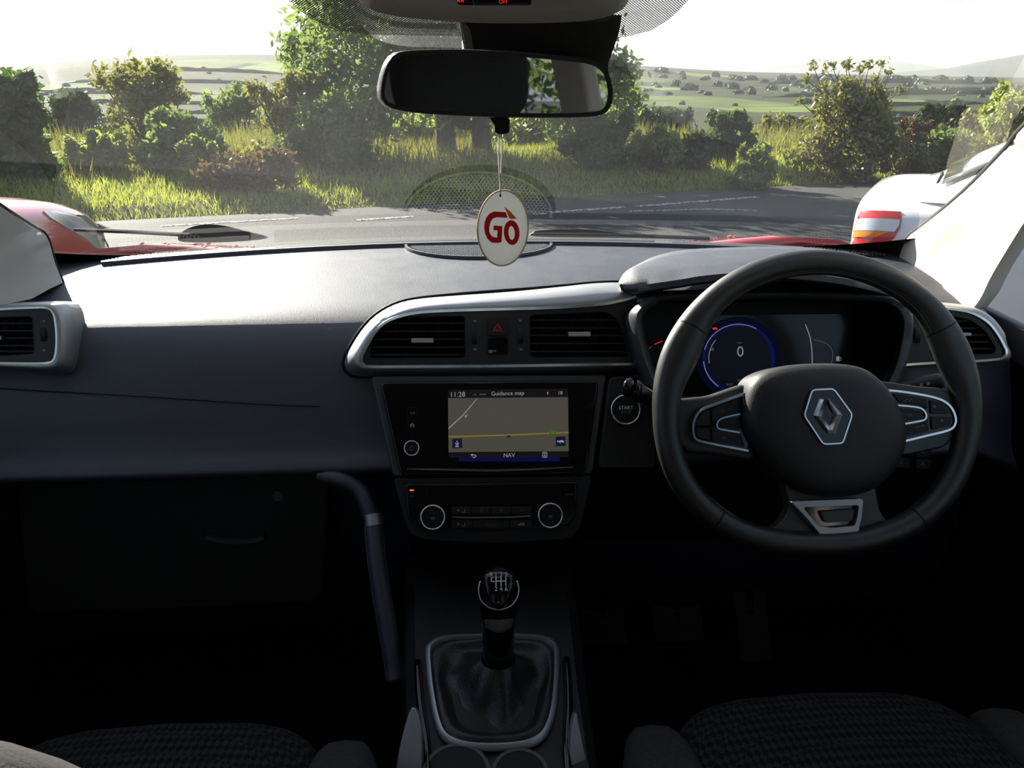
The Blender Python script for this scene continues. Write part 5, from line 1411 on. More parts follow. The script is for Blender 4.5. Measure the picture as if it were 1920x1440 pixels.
def wheel(e, T, l, s, r=.32):
    c = T(l, s, r); ax = (T(l, s + 1, r) - T(l, s, r)).normalized() * (1 if s > 0 else -1)
    f = (T(l + 1, s, r) - T(l, s, r)).normalized(); z = V((0, 0, 1))
    rings = [[p + ax * d for p in disc(c, f, z, rr, 28)] for rr, d in ((r * .6, -.10), (r * .95, -.11), (r, -.08), (r, .02), (r * .95, .05), (r * .66, .055))]
    O('tyre', *loft(rings), M['tyre'], e, 40)
    hub = O('wheel_rim', *prism([p + ax * .045 for p in disc(c, f, z, r * .64, 28)], ax * .006), M['alloy'], e, 30)
    for k in range(5):
        a = 2 * math.pi * k / 5; d = f * math.cos(a) + z * math.sin(a); t = f * -math.sin(a) + z * math.cos(a)
        O('wheel_spoke', *prism([c + ax * .053 + d * .03 + t * .025, c + ax * .053 + d * r * .6 + t * .035, c + ax * .053 + d * r * .6 - t * .035, c + ax * .053 + d * .03 - t * .025], ax * .012), M['alloy'], hub, 0)
# white saloon, tail towards the picture centre, its right flank to us
wo = V((2.40, 4.93, -.09))
WH = R(122)
we, WT, WB = car('white_car', 'white saloon car parked beyond the driver side pillar, tail lamp showing', 'car', wo, WH,
    [(0.0, .62, .92, .42), (.02, .74, .955, .30), (.08, .81, .975, .24), (.18, .85, .985, .20), (.40, .87, .99, .18), (1.2, .885, 1.00, .18), (2.4, .89, .98, .18), (3.3, .88, .95, .18), (4.0, .84, .86, .2), (4.35, .74, .74, .24), (4.45, .60, .62, .35)],
    [(.26, .60, .96, .58, .975), (.34, .72, .97, .64, 1.00), (.62, .80, .98, .64, 1.15), (.92, .81, .98, .62, 1.29), (1.25, .82, .98, .60, 1.375), (2.2, .82, .97, .60, 1.40), (2.7, .82, .96, .58, 1.36), (3.2, .80, .95, .62, 1.12), (3.5, .74, .92, .66, .96)], M['whitepaint'])
# rear window
rw = []
for l, z in ((.40, 1.035), (.56, 1.12), (.74, 1.21), (.93, 1.30)):
    rw.append([WT(l - .012, s, z + .022 - .014 * (s / .6) ** 2) for s in np.linspace(-.56, .56, 9)])
O('rear_window', *loft(rw, False, False), M['carglass'], we, 180, sol=.006)
O('high_brake_light', *box(WT(.92, 0, 1.29), (.03, .2, .02)), M['lampred'], we, 0)
O('boot_wiper', *tube([WT(.36, .3, 1.02), WT(.36, -.15, 1.03)], .008, 6), M['rubber'], we, 180)
for sd_ in (1, -1):
    def SW(l, z, o_=.012):
        return WT(l, sd_ * (.815 - (z - .98) / .40 * .21 + o_ + .018 * math.sin(math.pi * min(1, max(0, (z - .98) / .4)))), z)
    for nm, pts in (('side_window', [(.74, 1.01), (.82, 1.10), (1.02, 1.22), (1.30, 1.30), (1.92, 1.32), (1.92, 1.01), (.85, .99)]), ('side_window', [(1.98, 1.01), (1.98, 1.32), (2.45, 1.30), (2.98, 1.05), (2.98, 1.0)])):
        pp = crp(pts, 3, True)
        wn = O(nm, *prism([SW(*p, .016) for p in pp], WT(0, -sd_ * .02, 0) - WT(0, 0, 0)), M['carglass'], we, 30)
        O('window_seal', *band([SW(*p, .018) for p in pp], (WT(0, sd_, 0) - WT(0, 0, 0)).normalized(), .035, .006, True), M['cargrey'], wn, 50)
    # tail lamp wrapping the corner
    tl = patch('tail_lamp', WB, sd_, [(5.0, .035, .235), (5.8, .030, .245), (6.6, .022, .245), (7.3, .012, .225), (7.9, .006, .17), (8.3, .002, .10)], M['lampred'], we)
    patch('reverse_lens', WB, sd_, [(5.9, .034, .240), (6.4, .028, .240), (6.9, .022, .225)], M['lampclear'], tl, .011)
    patch('indicator_lens', WB, sd_, [(6.95, .024, .20), (7.3, .020, .14)], M['lamporange'], tl, .011)
    for l in (.95, 3.55): wheel(we, WT, l, sd_ * .80, .31)
    O('door_handle', *box(WT(1.75, sd_ * .895, .90), (.16, .03, .025)), M['whitepaint'], we, 30, .006)
O('bumper', *loft([[WT(-.05 + .0 * k, s, z) for s, z in ((-.62, .62), (.62, .62), (.64, .36), (-.64, .36))] for k in (0,)] + [[WT(.06, s, z) for s, z in ((-.78, .64), (.78, .64), (.78, .30), (-.78, .30))]]), M['whitepaint'], we, 30, .03)

# red car nose-forward alongside on the left
ro = V((-2.33, -.55, 0))
re_, RTf, RB = car('red_car', 'glossy red car parked alongside on the left, bonnet and headlamp showing', 'car', ro, 0.0,
    [(0, .70, .9, .4), (.15, .82, 1.0, .22), (1.0, .88, 1.12, .2), (2.2, .89, 1.14, .2), (2.9, .89, 1.15, .2), (3.3, .89, 1.135, .2), (3.7, .885, 1.095, .22), (4.05, .865, 1.04, .26), (4.32, .80, .96, .32), (4.46, .70, .86, .38), (4.52, .55, .76, .45)],
    [(.08, .72, 1.0, .55, 1.05), (.35, .78, 1.10, .60, 1.48), (.8, .80, 1.10, .62, 1.56), (1.6, .80, 1.10, .62, 1.56), (2.0, .80, 1.10, .60, 1.50), (2.55, .79, 1.10, .66, 1.20), (2.75, .72, 1.08, .66, 1.12)], M['redpaint'])
for sd_ in (1, -1):
    hl = patch('headlamp', RB, sd_, [(5.2, 3.72, 3.80), (5.8, 3.72, 4.02), (6.5, 3.80, 4.20), (7.2, 3.95, 4.34), (7.8, 4.12, 4.42)], M['lampclear'], re_)
    patch('headlamp_bezel', RB, sd_, [(5.6, 3.98, 4.08), (6.5, 4.14, 4.26), (7.2, 4.28, 4.38)], M['dark'], hl, .010)
    for l in (.75, 3.35): wheel(re_, RTf, l, sd_ * .80, .33)
    pp = [(.6, 1.16), (.7, 1.42), (1.5, 1.46), (1.95, 1.42), (2.4, 1.18)]
    O('side_window', *prism([RTf(l, sd_ * (.815 - (z - 1.10) / .44 * .17 + .02), z) for l, z in pp], RTf(0, -sd_ * .02, 0) - RTf(0, 0, 0)), M['carglass'], re_, 30)
O('windscreen', *loft([[RTf(l + .012, s, z + .012) for s in np.linspace(-.58, .58, 7)] for l, z in ((2.56, 1.20), (2.3, 1.36), (2.04, 1.49))], False, False), M['carglass'], re_, 180, sol=.006)
O('grille', *box(RTf(4.515, 0, .62), (.7, .03, .16)), M['black'], re_, 30, .02)
O('number_plate', *box(RTf(4.53, 0, .50), (.5, .02, .11)), M['tagwhite'], re_, 30)
wj = O('washer_jet', *dome(disc(RTf(3.02, .32, 1.146), V((1, 0, 0)), V((0, 1, 0)), .02, 12), RTf(3.02, .32, 1.146), V((0, 0, 1)), [(1, -.01), (1, .004), (.6, .014)]), M['dark'], re_, 40)

# ------------------------------------------------------------------ ground, road, verge, valley and hills
def procedural(name, build, rough=0.9):
    m = bpy.data.materials.new(name); m.use_nodes = True
    t = m.node_tree; b = t.nodes['Principled BSDF']; b.inputs['Roughness'].default_value = rough
    b.inputs['Specular IOR Level'].default_value = 0.06
    build(t, b, N(t, 'ShaderNodeTexCoord').outputs['Object'])
    return m
def ramp(t, fac, stops):
    r = N(t, 'ShaderNodeValToRGB'); el = r.color_ramp.elements
    while len(el) < len(stops): el.new(0.5)
    for e, (p, c) in zip(el, stops): e.position = p; e.color = (*c, 1)
    L(t, fac, r.inputs['Fac']); return r.outputs['Color']
def tex(t, co, sc, det=4, kind='Noise', **k):
    n = N(t, 'ShaderNodeTex' + kind); n.inputs['Scale'].default_value = sc
    if kind == 'Noise': n.inputs['Detail'].default_value = det
    L(t, co, n.inputs['Vector']); return n
def asphalt(t, b, co):
    n = tex(t, co, 60, 6); n1 = tex(t, co, .5, 4); vv = tex(t, co, 90, kind='Voronoi')
    c = ramp(t, n.outputs['Fac'], ((.3, (.045, .045, .047)), (.7, (.095, .093, .09))))
    c2 = ramp(t, n1.outputs['Fac'], ((.35, (.75, .75, .76)), (.65, (1.15, 1.13, 1.1))))
    mxx = N(t, 'ShaderNodeMix', data_type='RGBA', blend_type='MULTIPLY'); mxx.inputs[0].default_value = 1
    L(t, c, mxx.inputs[6]); L(t, c2, mxx.inputs[7]); L(t, mxx.outputs[2], b.inputs['Base Color'])
    bp = N(t, 'ShaderNodeBump'); bp.inputs['Strength'].default_value = .7; bp.inputs['Distance'].default_value = .008
    L(t, vv.outputs['Distance'], bp.inputs['Height']); L(t, bp.outputs['Normal'], b.inputs['Normal'])
    b.inputs['Specular IOR Level'].default_value = .22
    r = N(t, 'ShaderNodeMapRange'); r.inputs[3].default_value = .70; r.inputs[4].default_value = .88; L(t, n1.outputs['Fac'], r.inputs[0]); L(t, r.outputs[0], b.inputs['Roughness'])
M['asphalt'] = procedural('asphalt', asphalt)
def fields(t, b, co):
    mpn = N(t, 'ShaderNodeMapping'); mpn.inputs['Scale'].default_value = (1, .55, 0); mpn.inputs['Rotation'].default_value = (0, 0, R(12)); L(t, co, mpn.inputs['Vector'])
    v = tex(t, mpn.outputs['Vector'], .0085, kind='Voronoi')
    sep = N(t, 'ShaderNodeSeparateColor'); L(t, v.outputs['Color'], sep.inputs[0])
    c = ramp(t, sep.outputs[0], ((0.0, (.030, .040, .022)), (.30, (.048, .055, .028)), (.50, (.045, .042, .028)), (.66, (.034, .044, .022)), (.72, (.11, .14, .045)), (.80, (.038, .050, .025)), (.93, (.14, .18, .05))))
    for e in ():
        pass
    n = tex(t, co, .03, 8); n2 = tex(t, co, 1.2, 5)
    k = ramp(t, n.outputs['Fac'], ((.3, (.7, .7, .7)), (.7, (1.25, 1.25, 1.2))))
    k2 = ramp(t, n2.outputs['Fac'], ((.3, (.8, .8, .8)), (.7, (1.2, 1.2, 1.2))))
    m1 = N(t, 'ShaderNodeMix', data_type='RGBA', blend_type='MULTIPLY'); m1.inputs[0].default_value = 1; L(t, c, m1.inputs[6]); L(t, k, m1.inputs[7])
    m2 = N(t, 'ShaderNodeMix', data_type='RGBA', blend_type='MULTIPLY'); m2.inputs[0].default_value = 1; L(t, m1.outputs[2], m2.inputs[6]); L(t, k2, m2.inputs[7])
    L(t, m2.outputs[2], b.inputs['Base Color'])
M['fields'] = procedural('field_patchwork', fields, .95)
def moor(t, b, co):
    n = tex(t, co, .004, 8)
    c = ramp(t, n.outputs['Fac'], ((.35, (.045, .055, .040)), (.5, (.075, .075, .055)), (.65, (.055, .070, .040))))
    L(t, c, b.inputs['Base Color'])
M['moor'] = procedural('heather_moor', moor, .95)
def soil(t, b, co):
    n = tex(t, co, 3, 6)
    L(t, ramp(t, n.outputs['Fac'], ((.3, (.035, .045, .016)), (.55, (.07, .085, .028)), (.75, (.10, .085, .05)))), b.inputs['Base Color'])
M['soil'] = procedural('rough_turf', soil, .95)

E0, E1 = ground(200, 416), ground(1700, 338)      # far edge of the road
ed = V((E1.x - E0.x, E1.y - E0.y, 0)).normalized(); en = V((-ed.y, ed.x, 0))
def beyond(x, y): return (V((x, y, 0)) - V((E0.x, E0.y, 0))).dot(en)
# skyline seen from the car: azimuth -> slope
SKY = [(-700, 135), (-200, 132), (0, 125), (110, 118), (200, 111), (300, 105), (400, 103), (520, 103), (640, 108), (800, 113), (960, 116), (1165, 121), (1290, 129), (1400, 135), (1560, 139), (1700, 142), (1920, 146), (2600, 150)]
def azs(px, py):
    d = ray(px, py); return math.atan2(d.x, d.y), d.z / math.hypot(d.x, d.y)
SK = sorted(azs(*p) for p in SKY); SKA = [a for a, _ in SK]; SKS = [s for _, s in SK]
RR = [0, 8, 14, 20, 30, 45, 65, 90, 130, 190, 270, 380, 520, 700, 950, 1250, 1550, 1850, 2100]
ZZ = [0, -.18, -.15, -.35, -1.0, -2.0, -3.3, -5.2, -8.2, -11.5, -14.5, -18, -20, -21, -19, -14, -7, 2, 0]
def terrain(x, y):
    r = math.hypot(x + .04, y); az = math.atan2(x + .04, y)
    s = beyond(x, y)
    z = float(np.interp(r, RR, ZZ))
    if r > 500:
        ridge = CAM.z + 2100 * float(np.interp(az, SKA, SKS))
        k = sstep(500, 2100, r)
        z = -20 + (ridge + 20) * k ** 1.2
        z += noise.noise(V((x * .004, y * .004, 3))) * 7 * sstep(600, 1200, r) * (1 - sstep(1700, 2100, r))
    elif r > 30:
        z += noise.noise(V((x * .02, y * .02, 1))) * .9 * sstep(30, 120, r)
    else:
        z = gz(y) - .03 + .0
        if s > 0:
            z += .16 * sstep(0, .5, s) + .20 * sstep(.5, 3, s) + noise.noise(V((x * .8, y * .8, 0))) * .07 * sstep(.3, 2, s)
        k = sstep(18, 30, r); z = z * (1 - k) + float(np.interp(r, RR, ZZ)) * k
    return z
rs_ = list(np.concatenate([np.linspace(6, 30, 49), np.geomspace(31.5, 2300, 64)]))
ths = np.radians(np.linspace(-62, 66, 150))
vs = []
for r in rs_:
    for a in ths:
        x, y = -.04 + r * math.sin(a), r * math.cos(a)
        vs.append((x, y, terrain(x, y) if r < 2250 else terrain(x, y) - 60))
nc = len(ths)
fs = [(i * nc + j, i * nc + j + 1, (i + 1) * nc + j + 1, (i + 1) * nc + j) for i in range(len(rs_) - 1) for j in range(nc - 1)]
me = bpy.data.meshes.new('ground'); me.from_pydata(vs, [], fs)
me.materials.append(M['soil']); me.materials.append(M['fields']); me.materials.append(M['moor'])
for i, p in enumerate(me.polygons):
    p.use_smooth = True
    r = rs_[i // (nc - 1)]
    p.material_index = 0 if r < 60 else (1 if r < 1500 else 2)
gr_ = bpy.data.objects.new('ground', me); COL.objects.link(gr_); WO['ground'] = V((0, 0, 0)); gr_['kind'] = 'structure'; gr_['label'] = 'grassy valley of fields rising to a low ridge'
# near ground round and behind the cars
rd = []
P0, P1 = V((E0.x, E0.y, 0)) - ed * 60, V((E0.x, E0.y, 0)) + ed * 90
for k in range(61):
    p = P0 + (P1 - P0) * (k / 60)
    wob = noise.noise(V((p.x * .6, p.y * .6, 5))) * .06
    row = []
    for d in (0, -1.5, -3, -4.5, -6, -8, -11, -16, -26, -40):
        q_ = p + en * (d + (wob if d == 0 else 0))
        row.append(V((q_.x, q_.y, gz(q_.y) + .012)))
    rd.append(row)
road = S(O('road', *loft(rd, False, False), M['asphalt'], None, 180), 'grey asphalt road and lay-by in front of the car')
# worn white markings
M['roadpaint'] = procedural('worn_road_paint', lambda t, b, co: L(t, ramp(t, tex(t, co, 25, 6).outputs['Fac'], ((.42, (.10, .10, .10)), (.55, (.55, .55, .53)))), b.inputs['Base Color']), .7)
def mark(pts, wdt):
    c = [ground(*p, .016) for p in pts]
    return O('road_marking', *band(resample(c, 12), V((0, 0, 1)), wdt, .004), M['roadpaint'], road, 50)
mark([(668, 413), (775, 406)], .10); mark([(1030, 398), (1170, 388)], .12); mark([(1190, 387), (1420, 369)], .12); mark([(1000, 402), (1025, 400)], .1); mark([(300, 424), (560, 409)], .09)
mark([(1180, 396), (1330, 392), (1420, 395)], .05)

# ------------------------------------------------------------------ plants
def leafmat(name, c1, c2, tr=.45, tint=(1.0, 1.25, .45)):
    m = bpy.data.materials.new(name); m.use_nodes = True
    t = m.node_tree; t.nodes.clear(); o_ = N(t, 'ShaderNodeOutputMaterial')
    co = N(t, 'ShaderNodeTexCoord').outputs['Object']
    n = tex(t, co, 2.2, 4); n2 = tex(t, co, 40, 2)
    a = N(t, 'ShaderNodeMath', operation='ADD'); L(t, n.outputs['Fac'], a.inputs[0]); L(t, n2.outputs['Fac'], a.inputs[1])
    hf = N(t, 'ShaderNodeMath', operation='MULTIPLY'); hf.inputs[1].default_value = .5; L(t, a.outputs[0], hf.inputs[0])
    c = ramp(t, hf.outputs[0], ((.38, c1), (.62, c2)))
    di = N(t, 'ShaderNodeBsdfDiffuse'); L(t, c, di.inputs['Color'])
    tl = N(t, 'ShaderNodeBsdfTranslucent')
    sc = N(t, 'ShaderNodeVectorMath', operation='MULTIPLY'); sc.inputs[1].default_value = tint; L(t, c, sc.inputs[0]); L(t, sc.outputs['Vector'], tl.inputs['Color'])
    gl = N(t, 'ShaderNodeBsdfGlossy'); gl.inputs['Roughness'].default_value = .4
    m1 = N(t, 'ShaderNodeMixShader'); m1.inputs[0].default_value = tr; L(t, di.outputs[0], m1.inputs[1]); L(t, tl.outputs[0], m1.inputs[2])
    m2 = N(t, 'ShaderNodeMixShader'); m2.inputs[0].default_value = .04; L(t, m1.outputs[0], m2.inputs[1]); L(t, gl.outputs[0], m2.inputs[2])
    L(t, m2.outputs[0], o_.inputs['Surface']); return m
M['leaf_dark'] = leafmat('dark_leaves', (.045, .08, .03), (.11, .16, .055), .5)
M['leaf_mid'] = leafmat('green_leaves', (.11, .15, .065), (.25, .30, .13), .6, (1.05, 1.15, .6))
M['leaf_light'] = leafmat('bright_leaves', (.19, .23, .08), (.38, .41, .15), .6, (1.05, 1.1, .55))
M['leaf_olive'] = leafmat('olive_leaves', (.13, .15, .065), (.29, .28, .12), .5, (1.1, 1.1, .5))
M['leaf_dry'] = leafmat('dry_leaves', (.10, .07, .04), (.22, .16, .08), .4, (1.1, 1.0, .6))
M['leaf_far'] = leafmat('distant_leaves', (.04, .055, .03), (.085, .105, .055), .3)
M['grass'] = leafmat('grass_blades', (.22, .25, .06), (.44, .45, .14), .55, (1.1, 1.15, .5))
M['meadow'] = leafmat('meadow_blades', (.12, .13, .05), (.26, .25, .10), .5, (1.1, 1.1, .5))
M['bark'] = mat('bark', (.09, .075, .06), .9, 0, .2, ('noise', 30, .8), .3, 12)
def quickmesh(name, verts, quads, mt, parent, origin):
    me = bpy.data.meshes.new(name)
    v = np.asarray(verts, dtype=np.float32) - np.array(origin, dtype=np.float32)
    q_ = np.asarray(quads, dtype=np.int32); k = q_.shape[1]
    me.vertices.add(len(v)); me.vertices.foreach_set('co', v.ravel())
    me.loops.add(q_.size); me.loops.foreach_set('vertex_index', q_.ravel())
    me.polygons.add(len(q_)); me.polygons.foreach_set('loop_start', np.arange(0, q_.size, k, dtype=np.int32))
    me.update(calc_edges=True); me.validate()
    return finish(name, me, mt, parent, V(origin))
RG = np.random.default_rng(11)
def leaves(centres, radii, n, size, flat=.8, hollow=.35):
    """n leaf quads spread through a set of ellipsoid clumps"""
    centres = np.array(centres, dtype=float); radii = np.array(radii, dtype=float)
    wgt = (radii ** 2).sum(1); wgt /= wgt.sum()
    idx = RG.choice(len(centres), n, p=wgt)
    d = RG.normal(size=(n, 3)); d /= np.linalg.norm(d, axis=1)[:, None]
    rr = (hollow + (1 - hollow) * RG.random(n)) ** .6
    c = centres[idx] + d * radii[idx] * rr[:, None] * (1 + .22 * RG.normal(size=(n, 1)))
    a = RG.normal(size=(n, 3)); a /= np.linalg.norm(a, axis=1)[:, None]
    nn = d * .6 + RG.normal(size=(n, 3)) * flat; nn /= np.linalg.norm(nn, axis=1)[:, None]
    a = a - nn * (a * nn).sum(1)[:, None]; a /= np.linalg.norm(a, axis=1)[:, None]
    b = np.cross(nn, a)
    s = size * (.6 + .8 * RG.random(n))[:, None]
    v = np.stack([c - a * s, c + b * s * .45, c + a * s, c - b * s * .45], 1).reshape(-1, 3)
    q_ = np.arange(4 * n).reshape(-1, 4)
    return v, q_
def branches(base, tips, r0, seed):
    rnd = random.Random(seed); parts = []
    for tp in tips:
        b = V(base) + V((rnd.uniform(-.1, .1), rnd.uniform(-.1, .1), 0)); t = V(tp)
        m1 = b.lerp(t, .35) + V((rnd.uniform(-.12, .12), rnd.uniform(-.12, .12), .10 * (t - b).length))
        m2 = b.lerp(t, .7) + V((rnd.uniform(-.1, .1), rnd.uniform(-.1, .1), .05 * (t - b).length))
        pth = cr([b, m1, m2, t], 3)
        parts.append(tube(pth, [r0 * (1 - .85 * i / (len(pth) - 1)) for i in range(len(pth))], 6))
        for k in range(3):
            s = pth[rnd.randrange(3, len(pth))]; e = s + V((rnd.uniform(-.35, .35), rnd.uniform(-.3, .3), rnd.uniform(.1, .5))) * max(.4, r0 * 12)
            parts.append(tube([s, s.lerp(e, .5) + V((0, 0, .04)), e], [r0 * .35, r0 * .22, r0 * .08], 5))
    return join(*parts)
def bush(name, label, cat, px, pyb, pyt, wpx, Y, n, size, mt, clumps=9, depth=.8, sparse=5, group=None, seed=1, hollow=.35, stem=.03, zb=None):
    rnd = random.Random(seed)
    b, t = atY(px, pyb, Y), atY(px, pyt, Y)
    zg = terrain(b.x, b.y); base = V((b.x, b.y, zg if zb is None else zb))
    h = t.z - base.z
    hw = wpx / 2 * (atY(px + 1, pyb, Y) - b).length
    e = E(name, base, label, cat, group)
    C, Rr, tips = [], [], []
    for k in range(clumps * 2):
        u = rnd.random() ** .8
        wv_ = hw * (1.0 - .55 * u ** 1.6)
        a = rnd.uniform(0, 2 * math.pi); q_ = rnd.random() ** .5
        r_ = hw * rnd.uniform(.20, .38) * (1 - .30 * u)
        zc_ = base.z + min(max(r_ * .8, h * (.10 + .80 * u)), h - r_ * .75)
        C.append((base.x + math.cos(a) * q_ * max(.02, wv_ - r_ * .8), base.y + math.sin(a) * q_ * hw * depth * .6, zc_)); Rr.append((r_, r_, r_ * .85))
        tips.append(C[-1])
    if sparse:
        for k in range(sparse):
            a = rnd.uniform(-.7, .7); top = V((base.x + a * hw * .9, base.y + rnd.uniform(-.3, .3), base.z + h * rnd.uniform(.82, 1.0) * (1 - .22 * a * a)))
            tips.append(tuple(top)); C.append(tuple(top)); Rr.append((hw * .14, hw * .14, hw * .22))
    v, q_ = leaves(C, Rr, n, size, .8, hollow)
    v[:, 2] = np.maximum(v[:, 2], zg + .01)
    o_ = quickmesh('foliage', v, q_, mt, e, base); o_['kind'] = 'stuff'
    O('stems', *branches(base, tips, stem, seed), M['bark'], e, 180)
    return e
bush('dark_bush', 'dense dark green bush at the left edge above the red car', 'bush', 20, 372, 140, 250, 12.6, 16000, .075, M['leaf_dark'], 16, seed=2)
bush('dark_bush', 'yellowing leafy crown of the bush at the far left edge', 'bush', 15, 260, 138, 130, 13.4, 3500, .06, M['leaf_olive'], 8, seed=3) if False else None
bush('hawthorn_bush', 'loose hawthorn bush with ragged twiggy top left of the big tree', 'bush', 290, 330, 128, 260, 15.5, 8500, .055, M['leaf_olive'], 16, sparse=10, seed=5, hollow=.1)
bush('leafy_shrub', 'rounded mid green shrub in front of the hawthorn', 'bush', 350, 336, 222, 210, 13.8, 8000, .06, M['leaf_mid'], 12, seed=6)
bush('leafy_shrub', 'low bright green shrub beside the dark left bush', 'bush', 190, 338, 258, 170, 13.6, 6500, .055, M['leaf_light'], 10, seed=7)
bush('leafy_shrub', 'small bright shrub low at the verge under the hawthorn', 'bush', 385, 340, 262, 110, 12.9, 4500, .05, M['leaf_light'], 8, seed=8)
bush('willow_shrub', 'tall sparse twiggy shrub against the left side of the big tree', 'bush', 560, 345, 135, 210, 14.8, 8500, .05, M['leaf_olive'], 18, sparse=12, seed=9, hollow=.1)
bush('leafy_shrub', 'broad grey green shrub below the left side of the big tree', 'bush', 620, 350, 200, 230, 14.0, 9500, .06, M['leaf_mid'], 14, seed=10)
bush('bramble_patch', 'low tangle of dry brambles on the left verge', 'bush', 470, 350, 290, 240, 12.4, 5500, .045, M['leaf_dry'], 10, seed=11)
bush('leafy_shrub', 'bright yellow green shrub seen beyond the tree trunks', 'bush', 790, 330, 222, 280, 20.5, 10000, .055, M['leaf_light'], 12, seed=12)
bush('leafy_shrub', 'sunlit shrub beneath the mirror right of the tree trunks', 'bush', 1000, 330, 205, 280, 19.5, 10000, .06, M['leaf_light'], 12, seed=13)
bush('dark_bush', 'dark green shrub right of the hanging card', 'bush', 1120, 325, 215, 190, 14.8, 8000, .06, M['leaf_dark'], 12, seed=14)
bush('leafy_shrub', 'pale green shrub between the big tree and the round dark bush', 'bush', 1230, 318, 250, 150, 14.6, 5500, .05, M['leaf_light'], 9, seed=15)
bush('dark_bush', 'small round dark gorse bush standing in the field gap', 'bush', 1366, 296, 207, 118, 15.8, 7500, .05, M['leaf_dark'], 10, seed=16)
bush('leafy_shrub', 'grey hedge shrub low left of the round dark bush', 'bush', 1300, 312, 255, 130, 15.0, 5000, .05, M['leaf_far'], 9, seed=17)
bush('leafy_shrub', 'bright green nettle clump at the roadside below the round dark bush', 'bush', 1420, 318, 278, 120, 13.6, 4200, .045, M['leaf_light'], 8, seed=18)
bush('thorn_bush', 'large thorn bush with bare grey twigs standing above its leafy base', 'bush', 1600, 312, 165, 250, 14.6, 10000, .05, M['leaf_olive'], 16, sparse=16, seed=19, hollow=.15)
bush('dark_bush', 'dark leafy heart inside the large thorn bush', 'bush', 1620, 312, 205, 150, 14.9, 6500, .05, M['leaf_dark'], 10, seed=20)  # darker leaves filling the middle of the thorn bush
bush('leafy_shrub', 'reddish dry shrub right of the large thorn bush', 'bush', 1700, 312, 225, 110, 14.8, 3500, .045, M['leaf_dry'], 8, sparse=4, seed=21)
bush('leafy_shrub', 'green shrub above the white car boot', 'bush', 1765, 308, 245, 130, 14.2, 4500, .05, M['leaf_mid'], 8, seed=22)
bush('leafy_shrub', 'pale tall shrub at the right edge above the white car', 'bush', 1890, 305, 170, 190, 15.2, 7500, .055, M['leaf_light'], 12, sparse=5, seed=23)
for k, (x, y, r_, h, lb) in enumerate(((4.5, -8.5, 2.2, 3.8, 'leafy roadside tree behind the car nearest the driver side'), (7.5, -4.5, 2.2, 3.6, 'leafy tree well out behind the driver door'), (-6.0, -11.0, 2.3, 3.6, 'leafy tree behind the passenger side'), (6.0, 0.2, 1.6, 3.2, 'tall hedge bush level with the driver door'))):
    e = E('roadside_tree', (x, y, 0), lb, 'tree')
    rr_ = random.Random(60 + k)
    C = [(x + rr_.uniform(-.6, .6) * r_, y + rr_.uniform(-.6, .6) * r_, h * (.25 + .6 * rr_.random())) for _ in range(18)]
    v, q_ = leaves(C, [(r_ * .4, r_ * .4, r_ * .42)] * 18, 7000, .11, .8, .2)
    quickmesh('crown', v, q_, M['leaf_mid'], e, (x, y, 0))['kind'] = 'stuff'
    O('trunk', *tube([V((x, y, -.05)), V((x + .05, y, h * .35)), V((x, y + .05, h * .75))], [.2, .15, .05], 10), M['bark'], e, 180)
for k, (px, pb, pt, wp, Yb, mt, lb) in enumerate(((150, 300, 178, 170, 26, 'leaf_far', 'hazy grey green thicket between the dark left bush and the hawthorn'), (255, 290, 205, 150, 31, 'leaf_olive', 'faint olive thicket low behind the hawthorn'), (455, 300, 165, 170, 27, 'leaf_mid', 'hazy thicket between the hawthorn and the tall twiggy shrub'), (1240, 290, 205, 150, 26, 'leaf_far', 'dull green thicket in the gap right of the big tree'), (1470, 285, 225, 150, 24, 'leaf_olive', 'olive thicket between the round dark bush and the thorn bush'), (1755, 285, 195, 150, 25, 'leaf_far', 'dull thicket behind the reddish shrub'), (1850, 280, 215, 160, 22, 'leaf_olive', 'olive thicket low behind the white car'))):
    bush('thicket', lb, 'bush', px, pb, pt, wp, Yb, 5200, .085, M[mt], 9, seed=90 + k, hollow=.1)
# thin bare twigs above the thorn bush
tb = E('bare_twigs', terrain and V((7.75, 15.0, terrain(7.75, 15.0))), 'bare grey branches with last leaves rising from the thorn bush', 'branches')
tips = [atY(x, y, 15.0) for x, y in ((1500, 190), (1525, 122), (1548, 130), (1560, 122), (1587, 118), (1590, 125), (1612, 130), (1630, 122), (1655, 118), (1668, 135), (1690, 170), (1545, 160), (1510, 150), (1640, 150))]
O('twigs', *branches(atY(1600, 285, 15.0), tips, .022, 31), M['bark'], tb, 180)
v, q_ = leaves([tuple(t_) for t_ in tips], [(.10, .10, .09)] * len(tips), 420, .045, .8, .1)
quickmesh('leaf_tufts', v, q_, M['leaf_olive'], tb, tips[0])['kind'] = 'stuff'

# the big tree behind the mirror
TB = V((.25, 16.2, 0)); TB.z = terrain(TB.x, TB.y)
tr_ = E('big_tree', TB, 'big leafy tree behind the mirror with two dark trunks', 'tree')
rnd = random.Random(40); C, Rr = [], []
for px, py, rp in ((560, 90, 40), (600, 55, 60), (620, 130, 55), (650, 20, 80), (700, 80, 85), (640, 190, 45), (740, 150, 80), (780, 30, 100), (820, 100, 90), (830, 190, 45), (900, 40, 110), (950, 120, 90), (1020, 40, 90), (1050, 130, 75), (1060, 205, 60), (1120, 160, 65), (1140, 225, 50), (1165, 130, 35), (1175, 190, 40), (700, 215, 50), (590, 180, 35), (1100, 90, 60), (720, -40, 90), (860, -60, 110), (1000, -50, 90), (640, -30, 60), (545, 110, 22), (535, 85, 16), (920, 195, 35)):
    p = atY(px, py, 16.2 + rnd.uniform(-1.2, 1.4)); r_ = rp * .0105
    C.append(tuple(p)); Rr.append((r_, r_ * 1.2, r_))
